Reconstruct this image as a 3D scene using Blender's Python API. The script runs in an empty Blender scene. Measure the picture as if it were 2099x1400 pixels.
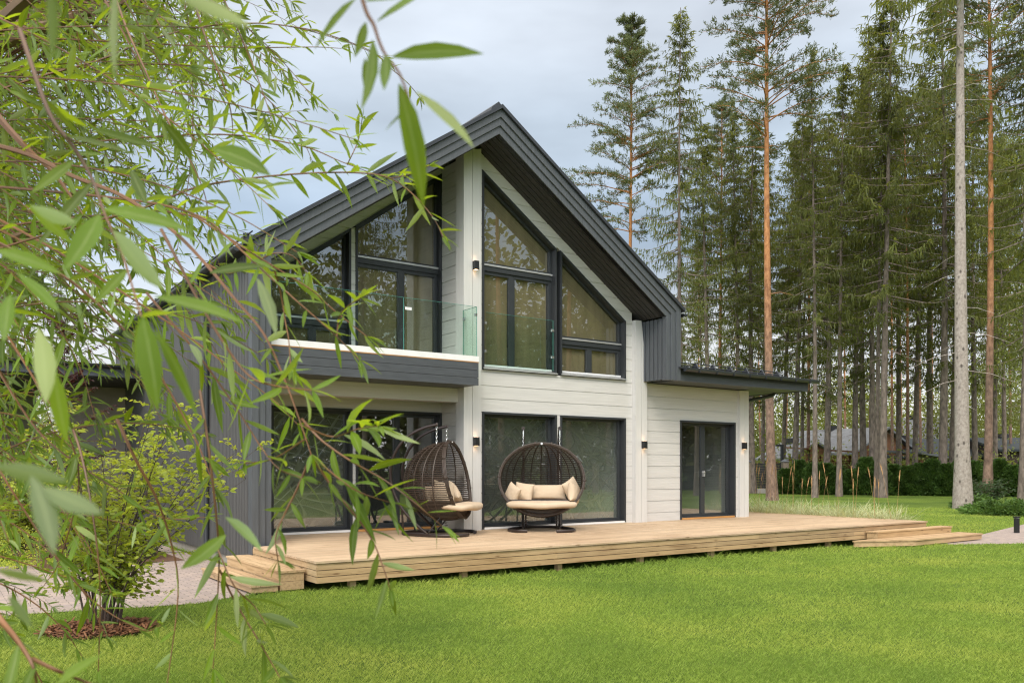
import bpy, math, random
import numpy as np
from mathutils import Vector, Matrix

S = bpy.context.scene
COL = S.collection
R = math.radians
G = -0.40                                   # lawn level; the deck top is z = 0

# ------------------------------------------------------------------ camera
CAM = np.array([-8.901, -13.825, 1.2]); YAW = R(34.818); FPX = 1728.16; HOR = 959.24
cd = bpy.data.cameras.new('camera'); cam = bpy.data.objects.new('camera', cd); COL.objects.link(cam)
cam.location = CAM; cam.rotation_euler = (R(90), 0, -YAW)
cd.sensor_width = 36; cd.lens = FPX / 2099 * 36; cd.shift_y = (HOR - 700) / 2099
cd.clip_start = 0.05; cd.clip_end = 3000
cd.dof.use_dof = True; cd.dof.focus_distance = 15.0; cd.dof.aperture_fstop = 7.5
S.camera = cam

# ------------------------------------------------------------------ world, sun, exposure
SUN = Vector((-0.55, -0.55, 0.80)).normalized()
EL = math.asin(SUN.z); AZ = math.atan2(SUN.x, SUN.y)
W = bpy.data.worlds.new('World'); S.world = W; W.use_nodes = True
nt = W.node_tree; nt.nodes.clear()
def N(t, **k):
    n = nt.nodes.new(t)
    for a, b in k.items(): setattr(n, a, b)
    return n
L = lambda a, b: nt.links.new(a, b)
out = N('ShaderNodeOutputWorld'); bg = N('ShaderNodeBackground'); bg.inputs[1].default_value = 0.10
sky = N('ShaderNodeTexSky', sky_type='NISHITA', sun_disc=False); sky.sun_elevation = EL; sky.sun_rotation = AZ
tc = N('ShaderNodeTexCoord'); sep = N('ShaderNodeSeparateXYZ'); L(tc.outputs['Generated'], sep.inputs[0])
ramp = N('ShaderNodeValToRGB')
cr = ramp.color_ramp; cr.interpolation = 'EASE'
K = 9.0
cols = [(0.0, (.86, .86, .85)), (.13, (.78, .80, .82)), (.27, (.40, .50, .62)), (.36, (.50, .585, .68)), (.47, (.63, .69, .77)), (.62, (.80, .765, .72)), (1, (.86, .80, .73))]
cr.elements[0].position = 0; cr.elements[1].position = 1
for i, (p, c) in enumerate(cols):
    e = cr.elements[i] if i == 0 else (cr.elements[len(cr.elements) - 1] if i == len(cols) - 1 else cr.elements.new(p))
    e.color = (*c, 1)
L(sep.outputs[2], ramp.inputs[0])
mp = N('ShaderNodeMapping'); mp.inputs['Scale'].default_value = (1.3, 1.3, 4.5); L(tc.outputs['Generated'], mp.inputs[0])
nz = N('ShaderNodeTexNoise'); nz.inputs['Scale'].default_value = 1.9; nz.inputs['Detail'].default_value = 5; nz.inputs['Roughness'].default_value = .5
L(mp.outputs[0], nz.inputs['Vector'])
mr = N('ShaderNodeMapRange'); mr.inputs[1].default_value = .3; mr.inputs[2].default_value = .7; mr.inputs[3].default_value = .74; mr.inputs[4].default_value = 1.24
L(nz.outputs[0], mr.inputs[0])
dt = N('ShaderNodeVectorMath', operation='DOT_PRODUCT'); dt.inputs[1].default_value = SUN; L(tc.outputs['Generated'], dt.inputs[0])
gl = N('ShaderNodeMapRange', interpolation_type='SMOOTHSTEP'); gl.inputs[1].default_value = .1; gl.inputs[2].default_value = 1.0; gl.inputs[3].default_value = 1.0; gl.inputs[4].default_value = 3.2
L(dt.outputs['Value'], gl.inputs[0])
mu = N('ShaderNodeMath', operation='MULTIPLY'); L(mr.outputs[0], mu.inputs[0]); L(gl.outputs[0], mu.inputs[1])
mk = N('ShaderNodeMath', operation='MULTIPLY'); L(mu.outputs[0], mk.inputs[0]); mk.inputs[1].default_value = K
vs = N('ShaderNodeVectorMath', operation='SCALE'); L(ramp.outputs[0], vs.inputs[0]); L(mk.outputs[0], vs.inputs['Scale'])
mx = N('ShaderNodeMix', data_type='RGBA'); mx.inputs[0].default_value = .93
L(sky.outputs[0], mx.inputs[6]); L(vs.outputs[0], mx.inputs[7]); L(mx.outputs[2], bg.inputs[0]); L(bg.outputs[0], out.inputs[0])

sd = bpy.data.lights.new('sun', 'SUN'); sd.energy = 1.5; sd.angle = R(22); sd.color = (1, .93, .83)
so = bpy.data.objects.new('sun', sd); COL.objects.link(so)
so.rotation_euler = SUN.to_track_quat('Z', 'Y').to_euler()
S.view_settings.view_transform = 'Standard'; S.view_settings.look = 'None'; S.view_settings.gamma = 1
S.view_settings.exposure = 0.45
S.cycles.filter_width = 1.2; S.cycles.use_denoising = True; S.cycles.denoising_prefilter = 'NONE'; S.cycles.max_bounces = 8; S.cycles.transparent_max_bounces = 16; S.cycles.caustics_reflective = False; S.cycles.caustics_refractive = False

# ------------------------------------------------------------------ camera-to-place helpers (real metres)
def at_depth(px, py, d):
    l = (px - 1049.5) / FPX; u = -(py - HOR) / FPX
    return CAM + d * np.array([l * math.cos(YAW) + math.sin(YAW), -l * math.sin(YAW) + math.cos(YAW), u])
def on_ground(px, d, z=G):
    p = at_depth(px, HOR, d); return np.array([p[0], p[1], z])

# ------------------------------------------------------------------ object helpers
def tag(o, label=None, cat=None, group=None, kind=None):
    if label: o['label'] = label
    if cat: o['category'] = cat
    if group: o['group'] = group
    if kind: o['kind'] = kind
    return o
def empty(name, loc, label=None, cat=None, group=None, rz=0):
    o = bpy.data.objects.new(name, None); COL.objects.link(o); o.location = loc; o.rotation_euler.z = rz
    o.empty_display_size = .2
    return tag(o, label, cat, group)
def root_loc(p):
    while p.parent: p = p.parent
    return np.array(p.location)
def link_mesh(name, me, mat, parent):
    if mat: me.materials.append(mat)
    o = bpy.data.objects.new(name, me); COL.objects.link(o)
    if parent: o.parent = parent
    return o
def arr_mesh(name, V, Q, mat, parent=None, smooth=False, local=False):
    V = np.asarray(V, dtype=np.float32).reshape(-1, 3); Q = np.asarray(Q, dtype=np.int32)
    if parent is not None and not local: V = V - root_loc(parent).astype(np.float32)
    me = bpy.data.meshes.new(name); k = Q.shape[1]
    me.vertices.add(len(V)); me.vertices.foreach_set('co', V.ravel())
    me.loops.add(Q.size); me.loops.foreach_set('vertex_index', Q.ravel())
    me.polygons.add(len(Q)); me.polygons.foreach_set('loop_start', np.arange(0, Q.size, k, dtype=np.int32))
    me.polygons.foreach_set('loop_total', np.full(len(Q), k, dtype=np.int32))
    if smooth: me.polygons.foreach_set('use_smooth', np.ones(len(Q), dtype=bool))
    me.update(calc_edges=True); me.validate()
    return link_mesh(name, me, mat, parent)

class MB:
    def __init__(s): s.v = []; s.f = []
    def add(s, vs, fs):
        n = len(s.v); s.v += [tuple(p) for p in vs]; s.f += [tuple(i + n for i in f) for f in fs]
    def box(s, x0, x1, y0, y1, z0, z1):
        s.add([(x0,y0,z0),(x1,y0,z0),(x1,y1,z0),(x0,y1,z0),(x0,y0,z1),(x1,y0,z1),(x1,y1,z1),(x0,y1,z1)],
              [(0,3,2,1),(4,5,6,7),(0,1,5,4),(1,2,6,5),(2,3,7,6),(3,0,4,7)])
    def prism(s, poly, y0, y1):                       # polygon in XZ, pushed along Y
        a = sum(poly[i][0]*poly[(i+1)%len(poly)][1]-poly[(i+1)%len(poly)][0]*poly[i][1] for i in range(len(poly)))
        if a < 0: poly = poly[::-1]
        n = len(poly)
        s.add([(x,y0,z) for x,z in poly]+[(x,y1,z) for x,z in poly],
              [tuple(range(n)), tuple(range(2*n-1,n-1,-1))]+[(i,n+i,n+(i+1)%n,(i+1)%n) for i in range(n)])
    def slab(s, poly, z0, z1):                        # polygon in XY, pushed along Z
        a = sum(poly[i][0]*poly[(i+1)%len(poly)][1]-poly[(i+1)%len(poly)][0]*poly[i][1] for i in range(len(poly)))
        if a < 0: poly = poly[::-1]
        n = len(poly)
        s.add([(x,y,z0) for x,y in poly]+[(x,y,z1) for x,y in poly],
              [tuple(range(n-1,-1,-1)), tuple(range(n,2*n))]+[(i,(i+1)%n,n+(i+1)%n,n+i) for i in range(n)])
    def tube(s, pts, r, n=6, closed=False):
        pts = [np.array(p, float) for p in pts]; m = len(pts)
        rs = r if hasattr(r, '__len__') else [r]*m
        up = np.array([.13,.21,.97]); rings = []
        for i in range(m):
            a = pts[(i-1) % m] if closed or i > 0 else pts[i]; b = pts[(i+1) % m] if closed or i < m-1 else pts[i]
            t = b-a; t = t/(np.linalg.norm(t)+1e-9)
            if i == 0:
                if abs(t@up) > .9: up = np.array([.97,.13,.21])
                u = up - (up@t)*t
            else: u = u - (u@t)*t
            u = u/(np.linalg.norm(u)+1e-9); w = np.cross(t,u)
            rings.append([pts[i]+rs[i]*(math.cos(2*math.pi*k/n)*u+math.sin(2*math.pi*k/n)*w) for k in range(n)])
        vs = [p for g in rings for p in g]; fs = []
        for i in range(m if closed else m-1):
            j = (i+1) % m
            for k in range(n): fs.append((i*n+k, i*n+(k+1)%n, j*n+(k+1)%n, j*n+k))
        if not closed: fs += [tuple(range(n-1,-1,-1)), tuple((m-1)*n+k for k in range(n))]
        s.add(vs, fs)
    def build(s, name, mat, parent=None, local=False, smooth=False, bevel=0):
        V = np.array(s.v, float)
        if parent is not None and not local: V = V - root_loc(parent)
        me = bpy.data.meshes.new(name); me.from_pydata(V.tolist(), [], s.f); me.update()
        if smooth: me.polygons.foreach_set('use_smooth', np.ones(len(me.polygons), dtype=bool)); me.set_sharp_from_angle(angle=R(40))
        o = link_mesh(name, me, mat, parent)
        if bevel:
            b = o.modifiers.new('edge', 'BEVEL'); b.width = bevel; b.segments = 2; b.limit_method = 'ANGLE'; b.angle_limit = R(40)
        return o
def kids(o): return [c for c in bpy.data.objects if c.parent == o]
def copy_tree(o, children, loc, rot, scale):
    c = o.copy(); COL.objects.link(c); c.location = loc; c.rotation_euler = rot; c.scale = scale
    for ch in children:
        d = ch.copy(); COL.objects.link(d); d.parent = c
    return c

def blades(pos, ax, nr, L, Wd, T, prof, bend=None, fold=0.0, cols=2):
    """many leaf/blade strips at once -> verts, quads"""
    pos, ax, nr = (np.asarray(a, float) for a in (pos, ax, nr)); n = len(pos)
    L = np.broadcast_to(L, n).astype(float); Wd = np.broadcast_to(Wd, n).astype(float)
    ax = ax/(np.linalg.norm(ax,axis=1,keepdims=True)+1e-9)
    nr = nr-(nr*ax).sum(1,keepdims=True)*ax; nr = nr/(np.linalg.norm(nr,axis=1,keepdims=True)+1e-9)
    sd_ = np.cross(ax, nr)
    bend = np.zeros((n,3)) if bend is None else np.asarray(bend,float)
    m = len(T); V = np.empty((n,m,cols,3))
    cs = np.linspace(-.5,.5,cols)
    for i,(t,p) in enumerate(zip(T,prof)):
        c = pos+ax*(L*t)[:,None]+bend*(L*t*t)[:,None]
        for j,q in enumerate(cs):
            V[:,i,j] = c+sd_*(Wd*p*q)[:,None]+nr*(Wd*p*abs(q)*fold)[:,None]
    base = np.arange(n)[:,None,None]*(m*cols)
    i = np.arange(m-1)[None,:,None]; j = np.arange(cols-1)[None,None,:]
    a = base+i*cols+j
    Q = np.stack([a,a+1,a+cols+1,a+cols],-1).reshape(-1,4)
    return V.reshape(-1,3), Q
def merge(parts):
    Vs, Qs, n = [], [], 0
    for V,Q in parts: Vs.append(V); Qs.append(Q+n); n += len(V)
    return np.concatenate(Vs), np.concatenate(Qs)

# ------------------------------------------------------------------ materials
def new_mat(name):
    m = bpy.data.materials.new(name); m.use_nodes = True
    t = m.node_tree; return m, t, t.nodes['Principled BSDF'], t.nodes['Material Output']
def node(t, ty, **k):
    n = t.nodes.new(ty)
    for a,b in k.items(): setattr(n,a,b)
    return n
def noise(t, scale, stretch=(1,1,1), detail=4, rough=.55, coord='Object'):
    c = node(t,'ShaderNodeTexCoord'); m = node(t,'ShaderNodeMapping'); m.inputs['Scale'].default_value = stretch
    z = node(t,'ShaderNodeTexNoise'); z.inputs['Scale'].default_value = scale; z.inputs['Detail'].default_value = detail; z.inputs['Roughness'].default_value = rough
    t.links.new(c.outputs[coord], m.inputs[0]); t.links.new(m.outputs[0], z.inputs['Vector']); return z.outputs[0]
def ramp2(t, fac, stops):
    r = node(t,'ShaderNodeValToRGB'); e = r.color_ramp.elements
    while len(e) < len(stops): e.new(.5)
    for q,(p,c) in zip(e,stops): q.position = p; q.color = (*c,1)
    t.links.new(fac, r.inputs[0]); return r.outputs[0]
def bump(t, b, h, strength, dist=.01):
    n = node(t,'ShaderNodeBump'); n.inputs['Strength'].default_value = strength; n.inputs['Distance'].default_value = dist
    t.links.new(h, n.inputs['Height']); t.links.new(n.outputs[0], b.inputs['Normal'])
def mixc(t, fac, a, b, mode='MIX'):
    m = node(t,'ShaderNodeMix', data_type='RGBA', blend_type=mode)
    if isinstance(fac,(int,float)): m.inputs[0].default_value = fac
    else: t.links.new(fac, m.inputs[0])
    for k,v in ((6,a),(7,b)):
        if isinstance(v,tuple): m.inputs[k].default_value = (*v,1)
        else: t.links.new(v, m.inputs[k])
    return m.outputs[2]
def simple(name, c, rough=.6, metal=0, var=.12, scale=6, stretch=(1,1,1), bmp=0, spec=None):
    m,t,b,o = new_mat(name)
    f = noise(t, scale, stretch)
    lo = tuple(x*(1-var) for x in c); hi = tuple(min(1,x*(1+var)) for x in c)
    t.links.new(ramp2(t,f,[(.3,lo),(.7,hi)]), b.inputs['Base Color'])
    b.inputs['Roughness'].default_value = rough; b.inputs['Metallic'].default_value = metal
    if spec is not None: b.inputs['Specular IOR Level'].default_value = spec
    if bmp: bump(t,b,f,bmp)
    return m
def board_mat(name, c1, c2, c3, stretch, rough=.6, knots=True, bmp=.15):
    """timber: every board (mesh island) its own tone, with grain along the board and a few knots"""
    m,t,b,o = new_mat(name)
    g = node(t,'ShaderNodeNewGeometry')
    base = ramp2(t, g.outputs['Random Per Island'], [(0,c1),(.5,c2),(1,c3)])
    gr = noise(t, 1.0, stretch, 5, .65)
    gcol = ramp2(t, gr, [(.30,(.58,.50,.43)),(.50,(.95,.93,.9)),(.72,(1.1,1.08,1.04))])
    col = mixc(t, .85, base, gcol, 'MULTIPLY')
    if knots:
        st_ = ramp2(t, noise(t, .55, detail=5, rough=.6), [(.36,(.80,.76,.72)),(.56,(1,1,1))]); col = mixc(t, .8, col, st_, 'MULTIPLY')
        c = node(t,'ShaderNodeTexCoord'); mp_ = node(t,'ShaderNodeMapping'); mp_.inputs['Scale'].default_value = tuple(2.2 if q < 3 else 9 for q in stretch)
        v = node(t,'ShaderNodeTexVoronoi'); v.inputs['Scale'].default_value = 1.0; v.inputs['Randomness'].default_value = 1
        t.links.new(c.outputs['Object'], mp_.inputs[0]); t.links.new(mp_.outputs[0], v.inputs['Vector'])
        k = node(t,'ShaderNodeMapRange'); k.inputs[1].default_value = .07; k.inputs[2].default_value = .15; k.inputs[3].default_value = .75; k.inputs[4].default_value = 0
        t.links.new(v.outputs['Distance'], k.inputs[0])
        col = mixc(t, k.outputs[0], col, (.16,.085,.035))
    t.links.new(col, b.inputs['Base Color']); b.inputs['Roughness'].default_value = rough
    if bmp: bump(t,b,gr,bmp,.006)
    return m
def leaf_mat(name, top, under, trans, tfac=.45, var=.35, rough=.45, scale=1.3, spec=.4):
    m,t,b,o = new_mat(name)
    g = node(t,'ShaderNodeNewGeometry')
    f = noise(t, scale, detail=3); rnd = g.outputs['Random Per Island']
    def vary(c):
        a = ramp2(t, f, [(.3,tuple(x*(1-var) for x in c)),(.7,tuple(min(1,x*(1+var)) for x in c))])
        return mixc(t, .6, a, ramp2(t, rnd, [(0,(.72,.80,.78)),(.5,(1,1,1)),(1,(1.22,1.12,.8))]), 'MULTIPLY')
    col = mixc(t, g.outputs['Backfacing'], vary(top), vary(under))
    at = node(t,'ShaderNodeAttribute'); at.attribute_name = 'mid'; mm = node(t,'ShaderNodeMapRange'); mm.inputs[1].default_value = .80; mm.inputs[2].default_value = 1.0; mm.inputs[3].default_value = 0; mm.inputs[4].default_value = .32
    t.links.new(at.outputs['Fac'], mm.inputs[0]); col = mixc(t, mm.outputs[0], col, (.40,.46,.20))
    t.links.new(col, b.inputs['Base Color']); b.inputs['Roughness'].default_value = rough; b.inputs['Specular IOR Level'].default_value = spec
    tr = node(t,'ShaderNodeBsdfTranslucent'); t.links.new(vary(trans), tr.inputs[0])
    ms = node(t,'ShaderNodeMixShader'); ms.inputs[0].default_value = tfac
    t.links.new(b.outputs[0], ms.inputs[1]); t.links.new(tr.outputs[0], ms.inputs[2]); t.links.new(ms.outputs[0], o.inputs[0])
    return m
def glass_mat(name, tint, add=.05, ior=1.5, rough=0.0, wob=0):
    m,t,b,o = new_mat(name); t.nodes.remove(b)
    tr = node(t,'ShaderNodeBsdfTransparent'); tr.inputs[0].default_value = (*tint,1)
    gl_ = node(t,'ShaderNodeBsdfGlossy'); gl_.inputs['Roughness'].default_value = rough; gl_.inputs[0].default_value = (1,1,1,1)
    fr = node(t,'ShaderNodeFresnel'); gg = node(t,'ShaderNodeNewGeometry'); iv = node(t,'ShaderNodeMapRange'); iv.inputs[3].default_value = ior; iv.inputs[4].default_value = 1/ior
    t.links.new(gg.outputs['Backfacing'], iv.inputs[0]); t.links.new(iv.outputs[0], fr.inputs[0])   # same reflectance on both faces of the sheet
    if wob:
        nb = node(t,'ShaderNodeBump'); nb.inputs['Strength'].default_value = wob; nb.inputs['Distance'].default_value = .02
        t.links.new(noise(t,.9,detail=1), nb.inputs['Height']); t.links.new(nb.outputs[0], gl_.inputs['Normal'])
    ad = node(t,'ShaderNodeMath', operation='ADD', use_clamp=True); t.links.new(fr.outputs[0], ad.inputs[0]); ad.inputs[1].default_value = add
    ms = node(t,'ShaderNodeMixShader'); t.links.new(ad.outputs[0], ms.inputs[0]); t.links.new(tr.outputs[0], ms.inputs[1]); t.links.new(gl_.outputs[0], ms.inputs[2])
    t.links.new(ms.outputs[0], o.inputs[0]); return m

M = {}
M['log'] = simple('white_painted_log', (.585,.572,.550), .55, var=.075, scale=2.2, stretch=(.6,.6,14), bmp=.12)
M['post'] = simple('white_painted_post', (.60,.59,.572), .55, var=.04, scale=2.5, stretch=(10,10,.5), bmp=.12)
M['char'] = simple('charcoal_painted_wood', (.070,.077,.087), .5, var=.16, scale=3, stretch=(1.2,6,9), bmp=.15)
M['charv'] = simple('charcoal_vertical_board', (.084,.092,.103), .5, var=.14, scale=3, stretch=(9,9,.6), bmp=.15)
M['siding'] = simple('grey_vertical_siding', (.092,.091,.092), .6, var=.18, scale=3, stretch=(6,9,.5), bmp=.15)
M['soffit'] = simple('dark_soffit_and_gap_shade', (.031,.029,.028), .6, var=.2, scale=3, stretch=(1,8,1), bmp=.1)
M['frame'] = simple('anthracite_window_frame', (.030,.033,.037), .42, var=.08, scale=3)
M['sash'] = simple('anthracite_sash', (.036,.040,.044), .38, var=.08, scale=3)
M['alu'] = simple('aluminium_sill', (.62,.62,.62), .35, .6, var=.05)
M['whitemetal'] = simple('white_flashing', (.78,.78,.78), .4, 0, var=.04)
M['metal'] = simple('graphite_sheet_metal', (.056,.061,.070), .36, .35, var=.1, scale=1.5)
M['blind'] = simple('beige_kraft_blind', (.235,.185,.108), .85, var=.18, scale=1.6, stretch=(3.5,1,.5), bmp=.6)
M['interior'] = simple('interior_plaster', (.22,.215,.20), .8, var=.08)
M['glass'] = glass_mat('window_glass', (.88,.92,.89), .13, wob=.008)
M['doorglass'] = glass_mat('mirroring_door_glass', (.80,.85,.82), .22, wob=.01)
M['rail'] = glass_mat('balustrade_glass', (.90,.96,.93), .0, ior=1.28)
M['raile'] = simple('green_glass_edge', (.10,.32,.27), .15, var=.05)
M['deck'] = board_mat('larch_deck_board', (.56,.42,.28), (.62,.47,.32), (.48,.36,.245), (1.6,26,26), .62)
M['fascia'] = board_mat('larch_fascia_board', (.49,.335,.18), (.56,.395,.225), (.43,.30,.175), (1.6,26,26), .6)
M['fasciay'] = board_mat('larch_step_board', (.51,.36,.205), (.57,.415,.245), (.47,.335,.20), (26,1.6,26), .6)
M['thresh'] = simple('orange_timber_threshold', (.50,.25,.08), .6, var=.15, scale=4, stretch=(.5,8,8))
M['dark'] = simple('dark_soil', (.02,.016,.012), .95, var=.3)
M['bed'] = simple('brown_bark_bed', (.12,.062,.035), .95, var=.5, scale=30, bmp=1)
M['conc'] = simple('grey_concrete', (.33,.30,.27), .85, var=.15, scale=7, bmp=.2)
M['rattan'] = simple('brown_rattan', (.044,.029,.021), .5, var=.3, scale=30, bmp=.3)
M['brownmetal'] = simple('brown_painted_steel', (.035,.024,.021), .35, .2, var=.1)
M['cushion'] = simple('beige_cushion_fabric', (.54,.425,.305), .9, var=.07, scale=5, bmp=.35)
M['chrome'] = simple('galvanised_chain', (.75,.76,.78), .25, .9, var=.05)
M['black'] = simple('black_painted_metal', (.018,.018,.02), .45, .2, var=.1)
M['sprucebark'] = simple('grey_brown_spruce_bark', (.165,.130,.108), .9, var=.5, scale=9, stretch=(1,1,.35), bmp=.8)
M['palebark'] = simple('pale_grey_spruce_bark', (.30,.26,.235), .9, var=.38, scale=9, stretch=(1,1,.8), bmp=.8)
def knot_bark():
    m,t,b,o = new_mat('pale_knotty_spruce_bark'); f = noise(t,14,(1,1,.8),5,.7)
    col = ramp2(t,f,[(.3,(.20,.165,.145)),(.52,(.33,.285,.25)),(.72,(.42,.37,.33))])
    c = node(t,'ShaderNodeTexCoord'); mp_ = node(t,'ShaderNodeMapping'); mp_.inputs['Scale'].default_value = (5.5,5.5,3.4)
    v = node(t,'ShaderNodeTexVoronoi'); v.inputs['Scale'].default_value = 1; t.links.new(c.outputs['Object'], mp_.inputs[0]); t.links.new(mp_.outputs[0], v.inputs['Vector'])
    k = node(t,'ShaderNodeMapRange'); k.inputs[1].default_value = .12; k.inputs[2].default_value = .26; k.inputs[3].default_value = .85; k.inputs[4].default_value = 0; t.links.new(v.outputs['Distance'], k.inputs[0])
    t.links.new(mixc(t,k.outputs[0],col,(.055,.042,.035)), b.inputs['Base Color']); b.inputs['Roughness'].default_value = .9; bump(t,b,f,.8); return m
M['palebark'] = knot_bark()
M['willowbark'] = simple('brown_willow_bark', (.13,.075,.035), .6, var=.35, scale=9)
M['willowtwig'] = simple('orange_brown_willow_twig', (.155,.070,.028), .5, var=.5, scale=2.2)
M['shootgreen'] = simple('yellow_green_shoot', (.30,.34,.08), .5, var=.2, scale=3)
M['stem'] = simple('dark_shrub_stem', (.07,.045,.035), .7, var=.3, scale=9)
M['willow'] = leaf_mat('willow_leaf', (.088,.150,.014), (.22,.28,.13), (.40,.53,.02), .40, .55, .45, 2.2, .28)
M['yellowleaf'] = leaf_mat('yellow_green_leaf', (.36,.43,.05), (.38,.45,.10), (.58,.63,.05), .45)
M['redleaf'] = leaf_mat('maroon_maple_leaf', (.055,.022,.022), (.09,.04,.035), (.16,.03,.025), .35)
M['spruce'] = leaf_mat('spruce_needles', (.104,.120,.029), (.104,.12,.033), (.29,.31,.045), .34, .5, .6, .22)
M['pine'] = leaf_mat('pine_needles', (.108,.138,.062), (.11,.14,.066), (.23,.26,.085), .34, .4, .6, .25)
M['thuja'] = leaf_mat('arborvitae_sprays', (.062,.118,.026), (.062,.115,.026), (.12,.21,.035), .32, .5, .55, 1.6)
M['juniper'] = leaf_mat('juniper_sprays', (.09,.17,.035), (.09,.16,.04), (.14,.24,.04), .3, .35, .6, .8)
M['broad'] = leaf_mat('dark_glossy_leaf', (.04,.085,.03), (.10,.15,.07), (.10,.18,.04), .3)
M['boxleaf'] = leaf_mat('dark_box_leaf', (.02,.05,.012), (.03,.06,.02), (.05,.09,.02), .25)
M['deciduous'] = leaf_mat('distant_broad_leaves', (.17,.20,.045), (.17,.20,.05), (.36,.38,.07), .38, .5, .6, .12)
M['reedleaf'] = leaf_mat('striped_reed_leaf', (.56,.58,.34), (.56,.58,.36), (.50,.54,.24), .3, .3)
M['plume'] = simple('tan_reed_plume', (.42,.25,.11), .9, var=.3, scale=9)
M['neighbour'] = simple('orange_timber_wall', (.20,.085,.035), .7, var=.25, scale=3, stretch=(1,1,9))
M['greyroof'] = simple('grey_metal_roof', (.16,.168,.18), .7, .0, var=.2, scale=2)
M['blueroof'] = simple('slate_blue_roof', (.022,.030,.036), .6, .0, var=.15, scale=2)
M['darkwall'] = simple('dark_brown_wall', (.045,.028,.022), .8, var=.2)
M['greenwall'] = simple('taupe_render', (.30,.27,.24), .8, var=.08)
M['brick'] = simple('pale_brick', (.24,.19,.14), .9, var=.3, scale=14, stretch=(1,1,3))
def bark_pine():
    m,t,b,o = new_mat('orange_pine_bark')
    c = node(t,'ShaderNodeTexCoord'); s_ = node(t,'ShaderNodeSeparateXYZ'); t.links.new(c.outputs['Object'], s_.inputs[0])
    z = node(t,'ShaderNodeMapRange'); z.inputs[1].default_value = 5; z.inputs[2].default_value = 11; t.links.new(s_.outputs[2], z.inputs[0])
    f = noise(t, 8, (1,1,.45), 5, .7)
    lo = ramp2(t, f, [(.35,(.10,.062,.045)),(.65,(.27,.175,.13))]); hi = ramp2(t, f, [(.35,(.24,.095,.035)),(.62,(.50,.235,.095))])
    t.links.new(mixc(t, z.outputs[0], lo, hi), b.inputs['Base Color']); b.inputs['Roughness'].default_value = .9; bump(t,b,f,.8)
    return m
M['pinebark'] = bark_pine()
def lawn_mat():
    m,t,b,o = new_mat('lawn_turf')
    a = noise(t, .35, detail=4); f = noise(t, 45, detail=5, rough=.7)
    c1 = ramp2(t, a, [(.35,(.095,.155,.028)),(.65,(.16,.235,.040))])
    c2 = ramp2(t, f, [(.3,(.55,.6,.5)),(.7,(1.25,1.2,1.1))])
    t.links.new(mixc(t,1,c1,c2,'MULTIPLY'), b.inputs['Base Color']); b.inputs['Roughness'].default_value = .9; bump(t,b,f,1,.03)
    b.inputs['Specular IOR Level'].default_value = .15
    return m
M['lawn'] = lawn_mat()
def grass_mat():
    m,t,b,o = new_mat('grass_blades')
    a = noise(t, .42, detail=6, rough=.66, coord='Object'); f = noise(t, 34, detail=3)
    c1 = ramp2(t, a, [(.34,(.205,.315,.052)),(.5,(.295,.405,.066)),(.66,(.42,.49,.090))])
    c2 = ramp2(t, f, [(.38,(.60,.66,.58)),(.5,(1,1,1)),(.62,(1.42,1.3,1.6))])
    c = mixc(t,1,c1,c2,'MULTIPLY')
    t.links.new(c, b.inputs['Base Color']); b.inputs['Roughness'].default_value = .55; b.inputs['Specular IOR Level'].default_value = .25
    tr = node(t,'ShaderNodeBsdfTranslucent'); t.links.new(c, tr.inputs[0])
    ms = node(t,'ShaderNodeMixShader'); ms.inputs[0].default_value = .35
    t.links.new(b.outputs[0], ms.inputs[1]); t.links.new(tr.outputs[0], ms.inputs[2]); t.links.new(ms.outputs[0], o.inputs[0])
    return m
M['grass'] = grass_mat()
def paver_mat():
    m,t,b,o = new_mat('concrete_pavers')
    c = node(t,'ShaderNodeTexCoord'); mp_ = node(t,'ShaderNodeMapping'); mp_.inputs['Rotation'].default_value = (0,0,R(0))
    br = node(t,'ShaderNodeTexBrick'); br.inputs['Scale'].default_value = 1; br.inputs['Brick Width'].default_value = .20; br.inputs['Row Height'].default_value = .10
    br.inputs['Mortar Size'].default_value = .006; br.inputs['Color1'].default_value = (.42,.335,.29,1); br.inputs['Color2'].default_value = (.32,.265,.245,1); br.inputs['Mortar'].default_value = (.15,.13,.11,1)
    t.links.new(c.outputs['Object'], mp_.inputs[0]); t.links.new(mp_.outputs[0], br.inputs[0])
    col = mixc(t, .5, br.outputs[0], ramp2(t, noise(t,9), [(.3,(.8,.8,.8)),(.7,(1.1,1.1,1.1))]), 'MULTIPLY')
    t.links.new(col, b.inputs['Base Color']); b.inputs['Roughness'].default_value = .85; bump(t,b,br.outputs[1],-.4,.005)
    return m
M['paver'] = paver_mat()
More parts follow.
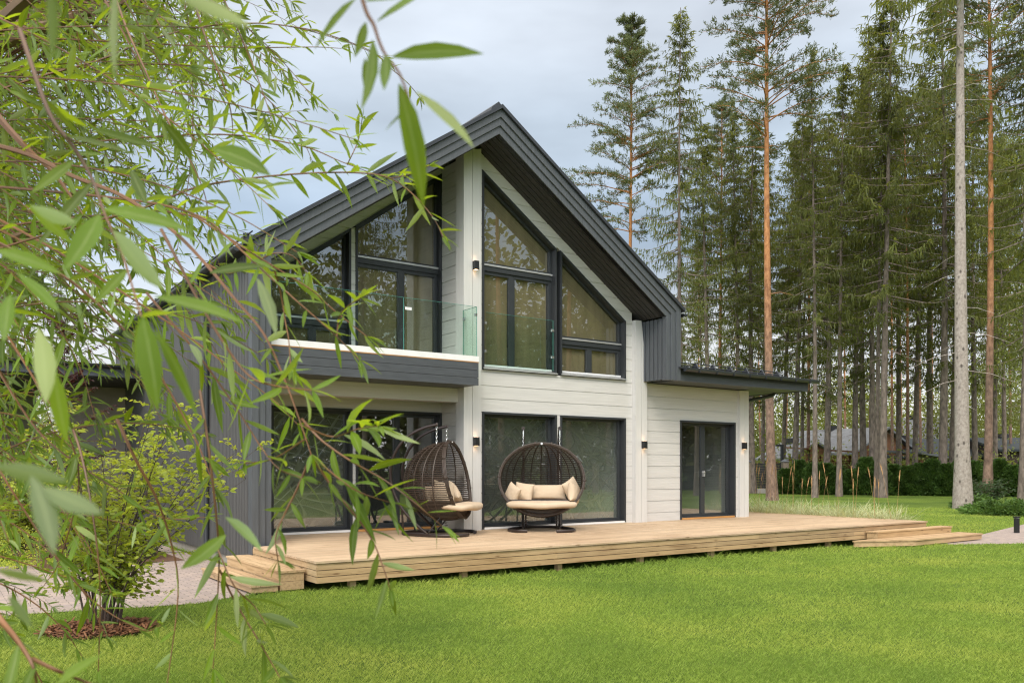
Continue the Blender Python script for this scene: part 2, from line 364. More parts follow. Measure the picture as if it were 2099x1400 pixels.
def film_mat():
    """crumpled protective film behind the big panes: mostly clear, with glinting creases"""
    m,t,b,o = new_mat('creased_protective_film'); t.nodes.remove(b)
    c = node(t,'ShaderNodeTexCoord')
    hs = []
    for rot,sc,st in ((.6,1.3,(1,1,.16)),(-.8,1.7,(1,1,.18)),(1.35,1.0,(1,1,.15))):
        m1 = node(t,'ShaderNodeMapping'); m1.inputs['Rotation'].default_value = (0,rot,0)
        mp_ = node(t,'ShaderNodeMapping'); mp_.inputs['Scale'].default_value = st
        z = node(t,'ShaderNodeTexNoise'); z.inputs['Scale'].default_value = sc*2.4; z.inputs['Detail'].default_value = 1; z.inputs['Distortion'].default_value = .25
        t.links.new(c.outputs['Object'], m1.inputs[0]); t.links.new(m1.outputs[0], mp_.inputs[0]); t.links.new(mp_.outputs[0], z.inputs['Vector'])
        s1 = node(t,'ShaderNodeMath', operation='SUBTRACT'); t.links.new(z.outputs[0], s1.inputs[0]); s1.inputs[1].default_value = .5
        s2 = node(t,'ShaderNodeMath', operation='ABSOLUTE'); t.links.new(s1.outputs[0], s2.inputs[0]); hs.append(s2.outputs[0])
    h = hs[0]
    for q in hs[1:]:
        mn = node(t,'ShaderNodeMath', operation='MINIMUM'); t.links.new(h, mn.inputs[0]); t.links.new(q, mn.inputs[1]); h = mn.outputs[0]
    nb = node(t,'ShaderNodeBump'); nb.inputs['Strength'].default_value = .7; nb.inputs['Distance'].default_value = .10; t.links.new(h, nb.inputs['Height'])
    gl_ = node(t,'ShaderNodeBsdfGlossy'); gl_.inputs['Roughness'].default_value = .28; t.links.new(nb.outputs[0], gl_.inputs['Normal'])
    tr = node(t,'ShaderNodeBsdfTransparent'); tr.inputs[0].default_value = (.92,.95,.93,1)
    cre = node(t,'ShaderNodeMapRange'); cre.inputs[1].default_value = 0; cre.inputs[2].default_value = .030; cre.inputs[3].default_value = .36; cre.inputs[4].default_value = .10
    t.links.new(h, cre.inputs[0])
    ms = node(t,'ShaderNodeMixShader'); df = node(t,'ShaderNodeBsdfDiffuse'); df.inputs[0].default_value = (.62,.66,.60,1); mv = node(t,'ShaderNodeMixShader'); mv.inputs[0].default_value = .13
    t.links.new(tr.outputs[0], mv.inputs[1]); t.links.new(df.outputs[0], mv.inputs[2])
    t.links.new(cre.outputs[0], ms.inputs[0]); t.links.new(mv.outputs[0], ms.inputs[1]); t.links.new(gl_.outputs[0], ms.inputs[2])
    t.links.new(ms.outputs[0], o.inputs[0]); return m
M['film'] = film_mat()
def lamp_mat():
    m,t,b,o = new_mat('warm_lamp_lens'); b.inputs['Emission Color'].default_value = (1,.62,.32,1); b.inputs['Emission Strength'].default_value = 4; return m
M['lens'] = lamp_mat()
#@@SETTING
# ================================================================== SETTING
def sheet(name, poly, z, mat):
    m = MB(); n = len(poly)
    a = sum(poly[i][0]*poly[(i+1)%n][1]-poly[(i+1)%n][0]*poly[i][1] for i in range(n))
    if a < 0: poly = poly[::-1]
    m.add([(x,y,z) for x,y in poly], [tuple(range(n))]); return m.build(name, mat)
tag(sheet('lawn', [(-400,-400),(400,-400),(400,400),(-400,400)], G-.012, M['lawn']), kind='structure')
PATH_L = [(-13,-2.9),(-8.3,-3.1),(-7.6,-3.22),(-6.8,-3.40),(-6.25,-3.48),(-5.8,-3.25),(-5.45,-3.13),(-4.85,-3.13),(-4.85,12),(-7.0,12),(-7.4,2.2),(-13,2.4)]
PATH_R = [(8.6,-4.22),(11.7,-3.66),(16,-2.6),(22,-1.2),(21,-3.2),(14,-4.55),(10.3,-5.35),(8.9,-4.6)]
tag(sheet('paved_path', PATH_L, G-.004, M['paver']), kind='structure')
tag(sheet('paved_path', PATH_R, G-.004, M['paver']), kind='structure')
DIRT = [(-7.6,3.6),(-7.3,1.1),(-6.2,1.3),(-5.2,1.5),(-5.2,9),(-7.4,9)]
tag(sheet('planting_bed', DIRT, G+.002, M['bed']), kind='structure')

# ================================================================== HOUSE
house = empty('house', (0,0,G), 'modern gabled white log house with charcoal roof frame and tall sloped windows', 'house')
XA = -0.14; SL = .68
def zi(x, k=0): return 7.41 + .147*k - SL*abs(x-XA)
def clip(poly, axis, lim, keep_less):
    o = []
    for i in range(len(poly)):
        a, b = poly[i], poly[(i+1)%len(poly)]
        ia = (a[axis] <= lim) == keep_less; ib = (b[axis] <= lim) == keep_less
        if ia: o.append(a)
        if ia != ib:
            t = (lim-a[axis])/(b[axis]-a[axis]); o.append((a[0]+t*(b[0]-a[0]), a[1]+t*(b[1]-a[1])))
    return o
COURSE, PH = .262, .194
def log_wall(mb, poly, y, th=.03):
    """horizontal log courses over a convex XZ polygon: each course a separate board with chamfered long edges and a shadow gap"""
    zs = [p[1] for p in poly]; k = math.floor((min(zs)-PH)/COURSE)
    while PH+k*COURSE < max(zs):
        a, b = PH+k*COURSE+.007, PH+(k+1)*COURSE-.007
        q = clip(clip(poly,1,a,False),1,b,True) if poly else []
        k += 1
        if len(q) >= 3 and max(p[1] for p in q)-min(p[1] for p in q) > .012: mb.prism(q, y, y+th)
    mb.prism(poly, y+.012+.001, y+.16)

wall = MB()
# projecting bay (plane Y = 0)
w1 = [(0,3.12),(1.84,3.12),(1.84,5.73),(0,7.01)]; w2 = [(1.93,3.12),(3.76,3.12),(3.76,4.43),(1.93,5.72)]
log_wall(wall, [(-.08,0),(0,0),(0,2.30),(-.08,2.30)], 0); log_wall(wall, [(1.84,0),(1.93,0),(1.93,2.30),(1.84,2.30)], 0)
log_wall(wall, [(3.76,0),(3.95,0),(3.95,2.30),(3.76,2.30)], 0); log_wall(wall, [(-.08,2.30),(3.95,2.30),(3.95,3.12),(-.08,3.12)], 0)
log_wall(wall, [(-.08,3.12),(0,3.12),(0,7.01),(-.08,7.01)], 0); log_wall(wall, [(3.76,3.12),(3.95,3.12),(3.95,4.43),(3.76,4.43)], 0)
log_wall(wall, [(-.08,7.01),(0,7.01),(1.84,5.73),(1.84,zi(1.84)),(-.08,zi(-.08))], 0)
log_wall(wall, [(1.84,5.785),(1.93,5.72),(3.76,4.43),(3.95,4.43),(3.95,zi(3.95)),(1.84,zi(1.84))], 0)
# annex wall
log_wall(wall, [(4.3,0),(5.457,0),(5.457,2.31),(4.3,2.31)], 0); log_wall(wall, [(7.37,0),(7.46,0),(7.46,2.31),(7.37,2.31)], 0)
log_wall(wall, [(4.3,2.31),(7.46,2.31),(7.46,3.10),(4.3,3.10)], 0)
# recessed bay (plane Y = .9)
YR = .9
log_wall(wall, [(-4.45,0),(-3.87,0),(-3.87,2.31),(-4.45,2.31)], YR); log_wall(wall, [(-2.318,0),(-2.249,0),(-2.249,2.31),(-2.318,2.31)], YR)
log_wall(wall, [(-.386,0),(-.2,0),(-.2,2.31),(-.386,2.31)], YR); log_wall(wall, [(-4.45,2.31),(-.2,2.31),(-.2,3.2),(-4.45,3.2)], YR)
log_wall(wall, [(-4.45,3.2),(-3.9,3.2),(-3.9,4.62),(-4.45,4.62)], YR); log_wall(wall, [(-2.345,3.2),(-2.253,3.2),(-2.253,5.73),(-2.345,5.70)], YR)
log_wall(wall, [(-.364,3.2),(-.2,3.2),(-.2,7.131),(-.364,7.131)], YR)
log_wall(wall, [(-4.45,4.62),(-3.9,4.62),(-2.345,5.70),(-2.345,zi(-2.345)),(-4.45,zi(-4.45))], YR)
log_wall(wall, [(-2.345,5.70),(-2.253,5.766),(-.364,7.131),(-.2,7.131),(-.2,zi(-.2)),(-2.345,zi(-2.345))], YR)
wl = wall.build('wall', M['log'], house)
# cross-wall between the two bays (left face shows) with log courses, and the annex / rear shell
cw = MB()
k = 0
while PH+(k-1)*COURSE < 7.2:
    a, b = max(0,PH+(k-1)*COURSE+.005), min(7.2,PH+k*COURSE-.005)
    cw.box(-.385,-.2,.12,YR-.001,a,b); k += 1
cw.box(-.36,-.21,.11,YR+.15,0,7.2)
cw.build('cross_wall', M['log'], house)
ps = MB()
def post(x0,x1,y0,y1,z0,zt):
    xm = (x0+x1)/2; top = (lambda x: zt) if not callable(zt) else zt
    for a,b in ((x0,xm-.004),(xm+.004,x1)): ps.prism([(a,z0),(b,z0),(b,top(b)),(a,top(a))], y0, y1)
    ps.box(x0+.01,x1-.01,y0+.02,y1-.005,z0,min(top(x0),top(x1))-.02)
post(-.475,-.08,-.10,.20,0,lambda x: zi(x)-.002); ps.build('corner_post', M['post'], house); ps = MB(); post(3.95,4.30,-.12,.05,0,lambda x: min(zi(min(x,4.17))-.002, 4.46) if x<4.2 else 3.09)
ps.build('corner_post', M['post'], house)
p2 = MB(); ps = p2; post(7.46,7.80,-.06,.2,0,3.10); p2.build('corner_post', M['post'], house)
# body behind the facade
sh = MB()
sh.box(7.62,7.78,.21,7,-.3,3.1); sh.box(4.2,7.8,7.0,7.16,-.3,3.1)
sh.prism([(-4.45,-.3),(4.19,-.3),(4.19,zi(4.19)),(XA,zi(XA)),(-4.45,zi(-4.45))], 10.3, 10.45)
sh.box(4.02,4.17,.2,10.3,-.3,4.45)
sh.build('wall', M['log'], house)
it = MB(); it.box(-4.4,7.6,1.15,10.2,-.05,-.01); it.box(-4.4,4.0,1.2,10.2,3.0,3.12); it.box(-4.4,4.0,3.2,3.3,0,3.0); it.box(4.2,7.6,3.2,3.3,0,3.0); it.box(-.1,7.6,.2,1.14,-.05,-.01)
it.box(-4.4,4,1.3,1.36,3.14,3.2)
it.build('interior', M['interior'], house)
# plinth
pl = MB(); pl.box(-4.74,-4.46,-.70,10.3,G-.1,-.27); pl.build('plinth', M['conc'], house)
# left wing wall with ribbed siding
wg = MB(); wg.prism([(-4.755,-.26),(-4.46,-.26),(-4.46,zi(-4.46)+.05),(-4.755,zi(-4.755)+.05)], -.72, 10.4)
wv = wg.build('wing_wall', M['soffit'], house)  # backing coloured soffit-dark: shade between the siding ribs is put into its colour
sid = MB(); y = -.70
while y < 10.35:
    sid.box(-4.790,-4.7551,y,y+.054,-.25,4.55); y += .080
sid.build('siding', M['siding'], wv)
# stepped charcoal frame: wing -> gable -> fin, three bands
fr = MB()
def path(k):
    o = .11*k; r = .127*k
    return [(-4.45-o,-.30),(-4.45-o,7.41+.147*k-SL*(4.31+o)),(XA,7.41+.147*k),(4.19+r,7.41+.147*k-SL*(4.33+r)),(4.19+r,3.10)]
for k,(ya,yb) in enumerate(((-.82,-.70),(-.85,-.70),(-.88,-.70))):
    A, B = path(k), path(k+1)
    e = .002
    for i in range(4): fr.prism([A[i],A[i+1],(B[i+1][0],B[i+1][1]),(B[i][0],B[i][1])], ya, yb-e*k)
frm = fr.build('gable_frame', M['charv'], house, bevel=.004)
# roof core, sheet-metal skin, ridge cap
rc = MB(); A = path(.25); B = path(3)
rc.prism([A[1],A[2],B[2],B[1]], -.69, 10.5); rc.prism([A[2],A[3],B[3],B[2]], -.69, 10.5)
roof = rc.build('roof', M['char'], house)
zo = lambda x, d=0: 7.853 + d - SL*abs(x-XA)
ms = MB()
ms.prism([(-4.93,zo(-4.93,.003)),(XA,zo(XA,.003)),(XA,zo(XA,.045)),(-4.93,zo(-4.93,.045))], -.93, 10.6)
ms.prism([(XA,zo(XA,.003)),(4.66,zo(4.66,.003)),(4.66,zo(4.66,.045)),(XA,zo(XA,.045))], -.93, 10.6)
y = -.93
while y < 10.5:                                             # standing seams
    for xe in (-4.93,4.66):
        ms.prism([(xe,zo(xe,.0455)),(XA,zo(XA,.0455)),(XA,zo(XA,.075)),(xe,zo(xe,.075))], y, y+.018)
    y += .52
ms.build('roof_sheet', M['metal'], roof)
rg = MB(); rg.prism([(XA-.17,zo(XA-.17,.076)),(XA,zo(XA,.076)),(XA+.17,zo(XA+.17,.076)),(XA+.15,zo(XA+.17,.15)),(XA,zo(XA,.165)),(XA-.15,zo(XA-.17,.15))], -.80, 10.6)
rg.build('ridge_cap', M['metal'], roof)
# soffit boards
sf = MB(); 
for j in range(6):
    ya = -.80+j*.136; yb = ya+.120
    for xa,xb in ((-4.44,XA),(XA,4.18)):
        sf.prism([(xa,zi(xa,0)),(xb,zi(xb,0)),(xb,zi(xb,.22)),(xa,zi(xa,.22))], ya, yb)
xa=-4.44
for xa,xb in ((-4.44,XA),(XA,4.18)): sf.prism([(xa,zi(xa,.23)),(xb,zi(xb,.23)),(xb,zi(xb,.25)),(xa,zi(xa,.25))], -.68, .9)
sf.prism([(-4.44,zi(-4.44)),(XA,zi(XA)),(XA,zi(XA,.22)),(-4.44,zi(-4.44,.22))], .017, .9)
sf.build('soffit', M['soffit'], house)
# slatted fin on the right (vertical slats with daylight gaps)
fn = MB()
for j in range(5): fn.box(4.19,4.222,-.06-.126*(j+1)+.014,-.06-.126*j-.014,3.12,zi(4.2)-.02)
fn.box(4.19,4.225,-.06,-.002,3.10,zi(4.2)-.02); fn.box(4.20,4.555,-.02,-.004,3.10,zi(4.3)+.3)
fn.box(4.54,4.565,-.695,-.03,3.10,zo(4.56)-.01)
for z in (3.11,3.78): fn.box(4.223,4.26,-.60,-.03,z,z+.04)
fn.build('slat_screen', M['charv'], frm)
# gutters on the gable eaves
def gutter(mb, p0, p1, r=.062):
    p0,p1 = np.array(p0),np.array(p1); d = (p1-p0)/np.linalg.norm(p1-p0); s_ = np.cross(d,[0,0,1]); n = 9; vs = []; fs = []
    for q in (p0,p1):
        for rr in (r,r-.006):
            for i in range(n+1):
                a = math.pi*i/n; vs.append(tuple(q+s_*math.cos(a)*rr-np.array([0,0,1])*math.sin(a)*rr))
    m_ = n+1
    for i in range(n):
        fs += [(i,i+1,2*m_+i+1,2*m_+i),(m_+i,3*m_+i,3*m_+i+1,m_+i+1),(i,m_+i,m_+i+1,i+1),(2*m_+i,2*m_+i+1,3*m_+i+1,3*m_+i)]
    fs += [(0,2*m_,3*m_,m_),(n,m_+n,3*m_+n,2*m_+n)]
    mb.add(vs,fs)
    mb.add([tuple(p0+s_*math.cos(math.pi*i/n)*(r-.001)-np.array([0,0,1])*math.sin(math.pi*i/n)*(r-.001)+d*.012) for i in range(n+1)], [tuple(range(n+1))])
g1 = MB(); gutter(g1,(4.74,-.86,zo(4.66)-.02),(4.74,10.5,zo(4.66)-.02)); g1.build('gutter', M['metal'], roof, smooth=True)
g2 = MB(); gutter(g2,(-5.0,-.86,zo(-4.93)-.02),(-5.0,10.5,zo(-4.93)-.02)); 
g2.build('gutter', M['metal'], roof, smooth=True)
dp = MB(); dp.tube([(-5.0,1.45,zo(-4.93)-.06),(-5.0,1.45,4.2),(-4.84,1.45,4.0),(-4.84,1.45,G+.1)],.045,10); dp.build('downpipe', M['metal'], house, smooth=True)
sg = MB()
for xx in (-4.75,-4.68): sg.tube([(xx,-.6,zo(xx,.16)),(xx,10.4,zo(xx,.16))],.012,6)
for i in range(12): sg.box(-4.76,-4.66,-.4+i*.9,-.37+i*.9,zo(-4.7,.05),zo(-4.7,.18))
sg.build('snow_guard', M['metal'], roof)

# annex flat roof
an = MB(); an.box(4.58,9.05,-.80,7.4,3.12,3.17); an.box(4.575,9.08,-.835,-.801,3.10,3.30); an.box(9.05,9.085,-.80,7.4,3.10,3.30)
annex = an.build('annex_roof', M['char'], house)
ar = MB(); ar.add([(4.50,-.95,3.36),(9.45,-.95,3.36),(9.45,7.5,3.86),(4.50,7.5,3.86),(4.50,-.95,3.39),(9.45,-.95,3.39),(9.45,7.5,3.89),(4.50,7.5,3.89)],[(0,3,2,1),(4,5,6,7),(0,1,5,4),(1,2,6,5),(2,3,7,6),(3,0,4,7)])
ar.box(4.575,9.07,-.845,-.836,3.24,3.36); ar.build('roof_sheet', M['metal'], annex)
ga = MB(); gutter(ga,(4.60,-.97,3.36),(9.30,-.97,3.36),.068)
for i in range(8): ga.box(5.0+i*.56,5.012+i*.56,-1.042,-.90,3.285,3.37)
ga.build('gutter', M['metal'], annex, smooth=True)
sn = MB()
for z,yy in ((3.54,-.60),(3.47,-.66)): sn.tube([(4.58,yy,z),(8.3,yy,z+.0)],.013,6)
for i in range(7):
    x = 4.75+i*.57; sn.add([(x-.02,-.72,3.40),(x+.02,-.72,3.40),(x+.02,-.46,3.42),(x-.02,-.46,3.42),(x-.02,-.62,3.57),(x+.02,-.62,3.57)],[(0,1,5,4),(1,2,5),(2,3,4,5),(3,0,4),(0,3,2,1)])
    sn.box(x+.10,x+.28,-.70,-.52,3.40,3.445)
sn.build('snow_guard', M['metal'], annex)
da = MB(); da.tube([(8.95,.05,3.22),(8.95,.05,3.12),(8.90,.10,3.05),(7.90,.25,2.85),(7.86,.26,2.7),(7.86,.26,G+.1)],.045,10); da.build('downpipe', M['metal'], house, smooth=True)

# balcony
bl = MB()
for z0,z1 in ((2.73,2.868),(2.874,3.008),(3.014,3.150)): bl.box(-4.448,-.478,-.63,-.60,z0,z1); 
bl.box(-4.448,-.49,-.599,YR-.01,2.735,3.145)
balc = bl.build('balcony', M['char'], house, bevel=.003)
b2 = MB(); b2.box(-4.448,-.474,-.634,YR-.01,3.151,3.166); b2.build('timber_edge', M['thresh'], balc)
b3 = MB(); b3.box(-4.448,-.470,-.637,YR-.005,3.167,3.268); b3.build('white_flashing', M['whitemetal'], balc)
bm = MB(); bm.box(-4.449,-.386,.12,.40,2.47,2.733); bm.build('beam', M['log'], balc)
def panel(name, x0,x1,y0,y1,z0,z1,parent):
    m = MB(); m.box(x0,x1,y0,y1,z0,z1); o = m.build(name, M['rail'], parent)
    e = MB()
    if x1-x0 > y1-y0:
        e.box(x0,x1,y0-.001,y1+.001,z1,z1+.004); e.box(x1,x1+.006,y0,y1,z0,z1)
    else: e.box(x0-.001,x1+.001,y0,y1,z1,z1+.004); e.box(x0,x1,y1,y1+.005,z0,z1)
    e.build('glass_edge', M['raile'], o); return o
panel('glass_panel',-4.44,-2.02,-.60,-.588,3.27,4.19,balc); panel('glass_panel',-2.00,-.50,-.60,-.588,3.27,4.19,balc)
panel('glass_panel',-.512,-.50,-.587,-.13,3.27,4.19,balc)
jl = panel('glass_panel',.06,1.70,-.062,-.05,3.20,4.23,house)
for z in (3.45,4.0):
    for xa_,xb_ in ((1.66,1.72),(.03,.07)): cl = MB(); cl.box(xa_,xb_,-.075,-.04,z,z+.05); cl.build('glass_clamp', M['chrome'], jl)
for q in ((-.53,-.49,-.60,-.56,4.02,4.07),(-.52,-.49,-.19,-.13,4.0,4.05)): c2 = MB(); c2.box(*q); c2.build('glass_clamp', M['chrome'], balc)

# ------------------------------------------------------------------ windows
def inset(poly, d):
    n = len(poly); a = sum(poly[i][0]*poly[(i+1)%n][1]-poly[(i+1)%n][0]*poly[i][1] for i in range(n))
    if a < 0: poly = poly[::-1]
    o = []
    for i in range(n):
        p0,p1,p2 = (np.array(poly[(i+k_)%n],float) for k_ in (-1,0,1))
        e1 = (p1-p0)/np.linalg.norm(p1-p0); e2 = (p2-p1)/np.linalg.norm(p2-p1)
        n1 = np.array([-e1[1],e1[0]]); n2 = np.array([-e2[1],e2[0]])
        o.append(tuple(p1+(n1+n2)*d/(1+n1@n2)))
    return o
def ccw(p):
    n = len(p); a = sum(p[i][0]*p[(i+1)%n][1]-p[(i+1)%n][0]*p[i][1] for i in range(n)); return p if a > 0 else p[::-1]
def ring(mb, poly, d, y0, y1):
    poly = ccw(list(poly)); q = inset(poly, d); n = len(poly)
    for i in range(n): mb.prism([poly[i],poly[(i+1)%n],q[(i+1)%n],q[i]], y0, y1)
    return q
def plane(poly, y):
    m = MB(); p = ccw(list(poly)); m.add([(x,y,z) for x,z in p],[tuple(range(len(p)))]); return m
def window(poly, y, lights, label, kind='window', blind=True, film=False, sill=None, transom=None, thresh=None, depth=.13):
    """deep dark casing round the opening, then one sash per light set back in it, each with its pane (and blind or film)"""
    f = MB(); inner = ring(f, poly, .045, y-.022, y+depth+.10)
    w = f.build(kind, M['frame'], house, bevel=.003); w['label'] = label
    sa = MB(); ys = y+depth
    for lp, d in lights:
        q = ring(sa, lp, d, ys, ys+.06)
        o = plane(q, ys+.03).build('pane', M['doorglass' if kind=='glass_door' else 'glass'], w)
        if film: plane(q, ys+.09).build('film', M['film'], w)
        if blind: plane(q, ys+.075).build('blind', M['blind'], w)
    sa.build('sash', M['sash'], w, bevel=.003)
    xs = [p[0] for p in poly]; x0,x1 = min(xs)+.045,max(xs)-.045
    if transom:
        t = MB(); t.box(x0+.002,x1-.002,ys-.05,ys-.001,transom-.03,transom+.004); t.build('transom_sill', M['alu'], w)
        t = MB(); t.box(x0+.001,x1-.001,ys-.03,ys+.06,transom-.13,transom-.031); t.build('transom_rail', M['sash'], w)
    if sill:
        z = sill; t = MB(); t.add([(x0-.04,y-.06,z-.01),(x1+.04,y-.06,z-.01),(x1,ys-.002,z+.035),(x0,ys-.002,z+.035),(x0-.04,y-.06,z-.035),(x1+.04,y-.06,z-.035),(x1,ys-.002,z-.0),(x0,ys-.002,z-.0)],
              [(0,1,2,3),(7,6,5,4),(4,5,1,0),(5,6,2,1),(6,7,3,2),(7,4,0,3)]); t.build('sill', M['alu'], w)
        t = MB(); t.box(x0+.002,x1-.002,ys-.03,ys-.0025,z+.036,z+.075); t.build('sill_strip', M['whitemetal'], w)
    if thresh:
        t = MB(); t.box(x0+.001,x1-.001,y-.03,ys-.002,.004,.045); t.build('threshold', M[thresh], w)
    return w
rect = lambda x0,x1,z0,z1: [(x0,z0),(x1,z0),(x1,z1),(x0,z1)]
def slope(poly, a, b, t):                                   # part of a sloped-top opening above height t
    return ccw(clip(clip(clip(poly,1,t,False),0,a,False),0,b,True))
def upper(poly, y, label, tr, xs, z0, sill):
    i = inset(ccw(list(poly)), .045)
    lights = [(ccw(clip(i,1,tr,False)), .045)]
    x0,x1 = min(p[0] for p in i),max(p[0] for p in i)
    cuts = [x0]+xs+[x1]
    for a,b in zip(cuts[:-1],cuts[1:]): lights.append((rect(a,b,z0,tr-.13), .07))
    return window(poly, y, lights, label, sill=sill, transom=tr)
upper(w1, 0, 'tall upper balcony window with sloped head right of the white post', 5.215, [.80], 3.165, 3.165)
upper(w2, 0, 'lower upper window with steeply sloped head beside the slatted fin', 3.935, [2.83], 3.165, 3.165)
u1 = [(-3.9,3.2),(-2.345,3.2),(-2.345,5.70),(-3.9,4.62)]; u2 = [(-2.253,3.2),(-.364,3.2),(-.364,7.131),(-2.253,5.766)]
upper(u1, YR, 'sloped upper window at the far left of the balcony', 3.96, [-3.05], 3.3, None)
upper(u2, YR, 'sloped upper balcony door window left of the cross wall', 5.235, [-1.22], 3.3, None)
window(rect(0,1.84,.02,2.30), 0, [(rect(.045,1.795,.065,2.255),.05)], 'ground floor picture window with crumpled film left of the middle mullion', blind=False, film=True, thresh='whitemetal')
window(rect(1.93,3.76,.02,2.30), 0, [(rect(1.975,3.715,.065,2.255),.05)], 'ground floor picture window with crumpled film right of the middle mullion', blind=False, film=True, thresh='whitemetal')
window(rect(-3.87,-2.318,.02,2.31), YR, [(rect(-3.825,-2.363,.065,2.265),.05)], 'ground floor picture window with crumpled film under the balcony', blind=False, film=True, thresh='whitemetal')
dd = window(rect(-2.249,-.386,.02,2.31), YR, [(rect(-2.204,-1.32,.065,2.265),.065),(rect(-1.32,-.431,.065,2.265),.065)], 'dark double glass door under the balcony', kind='glass_door', blind=False, thresh='thresh')
rd = window(rect(5.457,7.37,.012,2.31), 0, [(rect(5.502,6.40,.055,2.265),.065),(rect(6.40,7.325,.055,2.265),.065)], 'double glass door in the annex wall', kind='glass_door', blind=False, thresh='thresh', depth=.16)
hd = MB(); hd.box(6.385,6.415,.10,.158,1.0,1.14); hd.tube([(6.40,.10,1.1),(6.40,.085,1.1),(6.30,.085,1.1)],.009,6); hd.build('handle', M['alu'], rd)
stk = MB(); stk.box(-1.99,-1.86,-.6025,-.6005,3.98,4.03); stk.build('sticker', M['whitemetal'], balc)

# wall lamps
for k,(x,y,z,lab) in enumerate(((-.235,-.105,5.085,'small black up-down wall lamp on the upper part of the white post beside the balcony'),(-.225,-.105,1.712,'small black up-down wall lamp on the white post behind the wicker chairs'),
      (4.17,-.125,1.715,'small black up-down wall lamp on the white post between picture window and annex door'),(7.58,-.065,1.744,'small black up-down wall lamp on the white corner post right of the annex door'))):
    e = empty('wall_lamp', (x,y,z), lab, 'wall lamp', 'wall lamps on the white posts')
    m = MB(); m.box(-.047,.047,-.095,0,-.083,.083); m.build('lamp_body', M['black'], e, local=True, bevel=.004)
    for s in (-1,1):
        m = MB(); m.box(-.032,.032,-.08,-.014,s*.0835,s*.0855) if s>0 else m.box(-.032,.032,-.08,-.014,-.0855,-.0835); m.build('lens', M['lens'], e, local=True)
        ld = bpy.data.lights.new('lamp_glow','SPOT'); ld.energy = .22; ld.color = (1,.50,.20); ld.spot_size = R(120); ld.spot_blend = .6; ld.shadow_soft_size = .02
        lo = bpy.data.objects.new('lamp_glow', ld); COL.objects.link(lo); lo.parent = e; lo.location = (0,-.045,s*.095)
        lo.rotation_euler = (0,0,0) if s < 0 else (math.pi,0,0)

# ================================================================== DECK AND STEPS
XL, XR_, YF = -4.77, 9.74, -3.49
random.seed(3)
deck = empty('wooden_deck', (2.5,-1.5,G), 'long pale larch deck with boarded front running along the house', 'deck')
bd = MB(); y = YF-.02; BW = .120
while y < 4.2:
    y1 = y+BW-.008
    spans = []
    if y1 < -.9: spans = [(XL-.02,XR_+.02)]
    elif y < -.13: spans = [(XL-.02 if y1 < -.87 else -4.44, XR_+.02)]
    elif y < 0: spans = [(-4.44,-.48),(-.075,3.94),(4.31,7.45),(7.81,XR_+.02)]
    elif y < .87: spans = [(-4.44,-.39),(7.81,XR_+.02)]
    else: spans = [(7.81,XR_+.02)]
    if y < -.9 and y1 >= -.9: spans = [(XL-.02,XR_+.02)] if y1 < -.88 else [(-4.44,XR_+.02)]
    for a,b in spans:
        x = a; first = random.uniform(1.2,4.5)
        while x < b-1e-6:
            e = min(b, x+first); 
            if b-e < .5: e = b
            bd.box(x,e-(.003 if e<b else 0),y,y1,-.028,0); x = e; first = random.choice([3.0,3.6,4.2,4.8])
    y += BW
bd.build('deck_board', M['deck'], deck)['kind'] = 'stuff'
fa = MB()
for z0,z1 in ((-.116,-.036),(-.200,-.125),(-.285,-.209)):
    x = XL
    first = random.uniform(2.5,5)
    while x < XR_:
        e = min(XR_,x+first); e = XR_ if XR_-e < .6 else e
        fa.box(x,e-.002,YF,YF+.025,z0,z1); x = e; first = random.choice([3.6,4.2,4.8])
fa.build('fascia', M['fascia'], deck)
for xa_,xb_,ya_ in ((XL,XL+.025,-.90),(XR_-.025,XR_,4.2)):
    fl = MB()
    for z0,z1 in ((-.116,-.036),(-.200,-.125),(-.285,-.209)): fl.box(xa_,xb_,YF+.0255,ya_,z0,z1)
    fl.build('fascia', M['fasciay'], deck)
x = XL+.5
while x < XR_: jo = MB(); jo.box(x,x+.09,YF+.10,YF+.19,G-.02,-.03); jo.build('joist_post', M['fascia'], deck); x += 1.75
dk = MB(); dk.box(XL+.08,XR_-.1,YF+.9,-.2,G-.011,-.10); dk.build('underdeck_fill', M['dark'], deck)  # one solid dark block filling the space under the deck
def steps(name, lab, levels, along):
    e = empty(name, (levels[0][0][0][0],levels[0][0][0][1],G), lab, 'steps')
    for poly, z, zb in levels:
        t = MB(); xs = [p[0] for p in poly]; ys = [p[1] for p in poly]
        ax = 0 if along == 'y' else 1
        lo, hi = min(p[ax] for p in poly), max(p[ax] for p in poly); n = max(2,round((hi-lo)/.13)); w_ = (hi-lo)/n
        for i in range(n):
            q = clip(clip(list(poly),ax,lo+i*w_+.003,False),ax,lo+(i+1)*w_-.003,True)
            if len(q) >= 3: t.slab(q, z-.028, z)
        t.build('tread', M['fasciay' if along=='y' else 'fascia'], e)
        r_ = MB(); p = ccw(list(poly)); q = inset(p, .018); q2 = inset(p, .045); n = len(p); zz = z-.032; nb = 1 if zz-zb < .16 else 2
        for b_ in range(nb):
            a1 = zb+(zz-zb)*b_/nb+(.004 if b_ else 0); a2 = zb+(zz-zb)*(b_+1)/nb
            for i in range(n): r_.slab([q[i],q[(i+1)%n],q2[(i+1)%n],q2[i]], a1, a2)
        r_.build('riser', M['fasciay' if along=='y' else 'fascia'], e)
steps('wooden_steps','two broad wooden steps at the left end of the deck beside the dark wing wall',
      [([(-5.53,-3.20),(-5.155,-3.20),(-5.155,-.85),(-5.53,-.85)],-.285,-.385),([(-5.152,-3.17),(-4.795,-3.17),(-4.795,-.80),(-5.152,-.80)],-.133,-.385)], 'y')
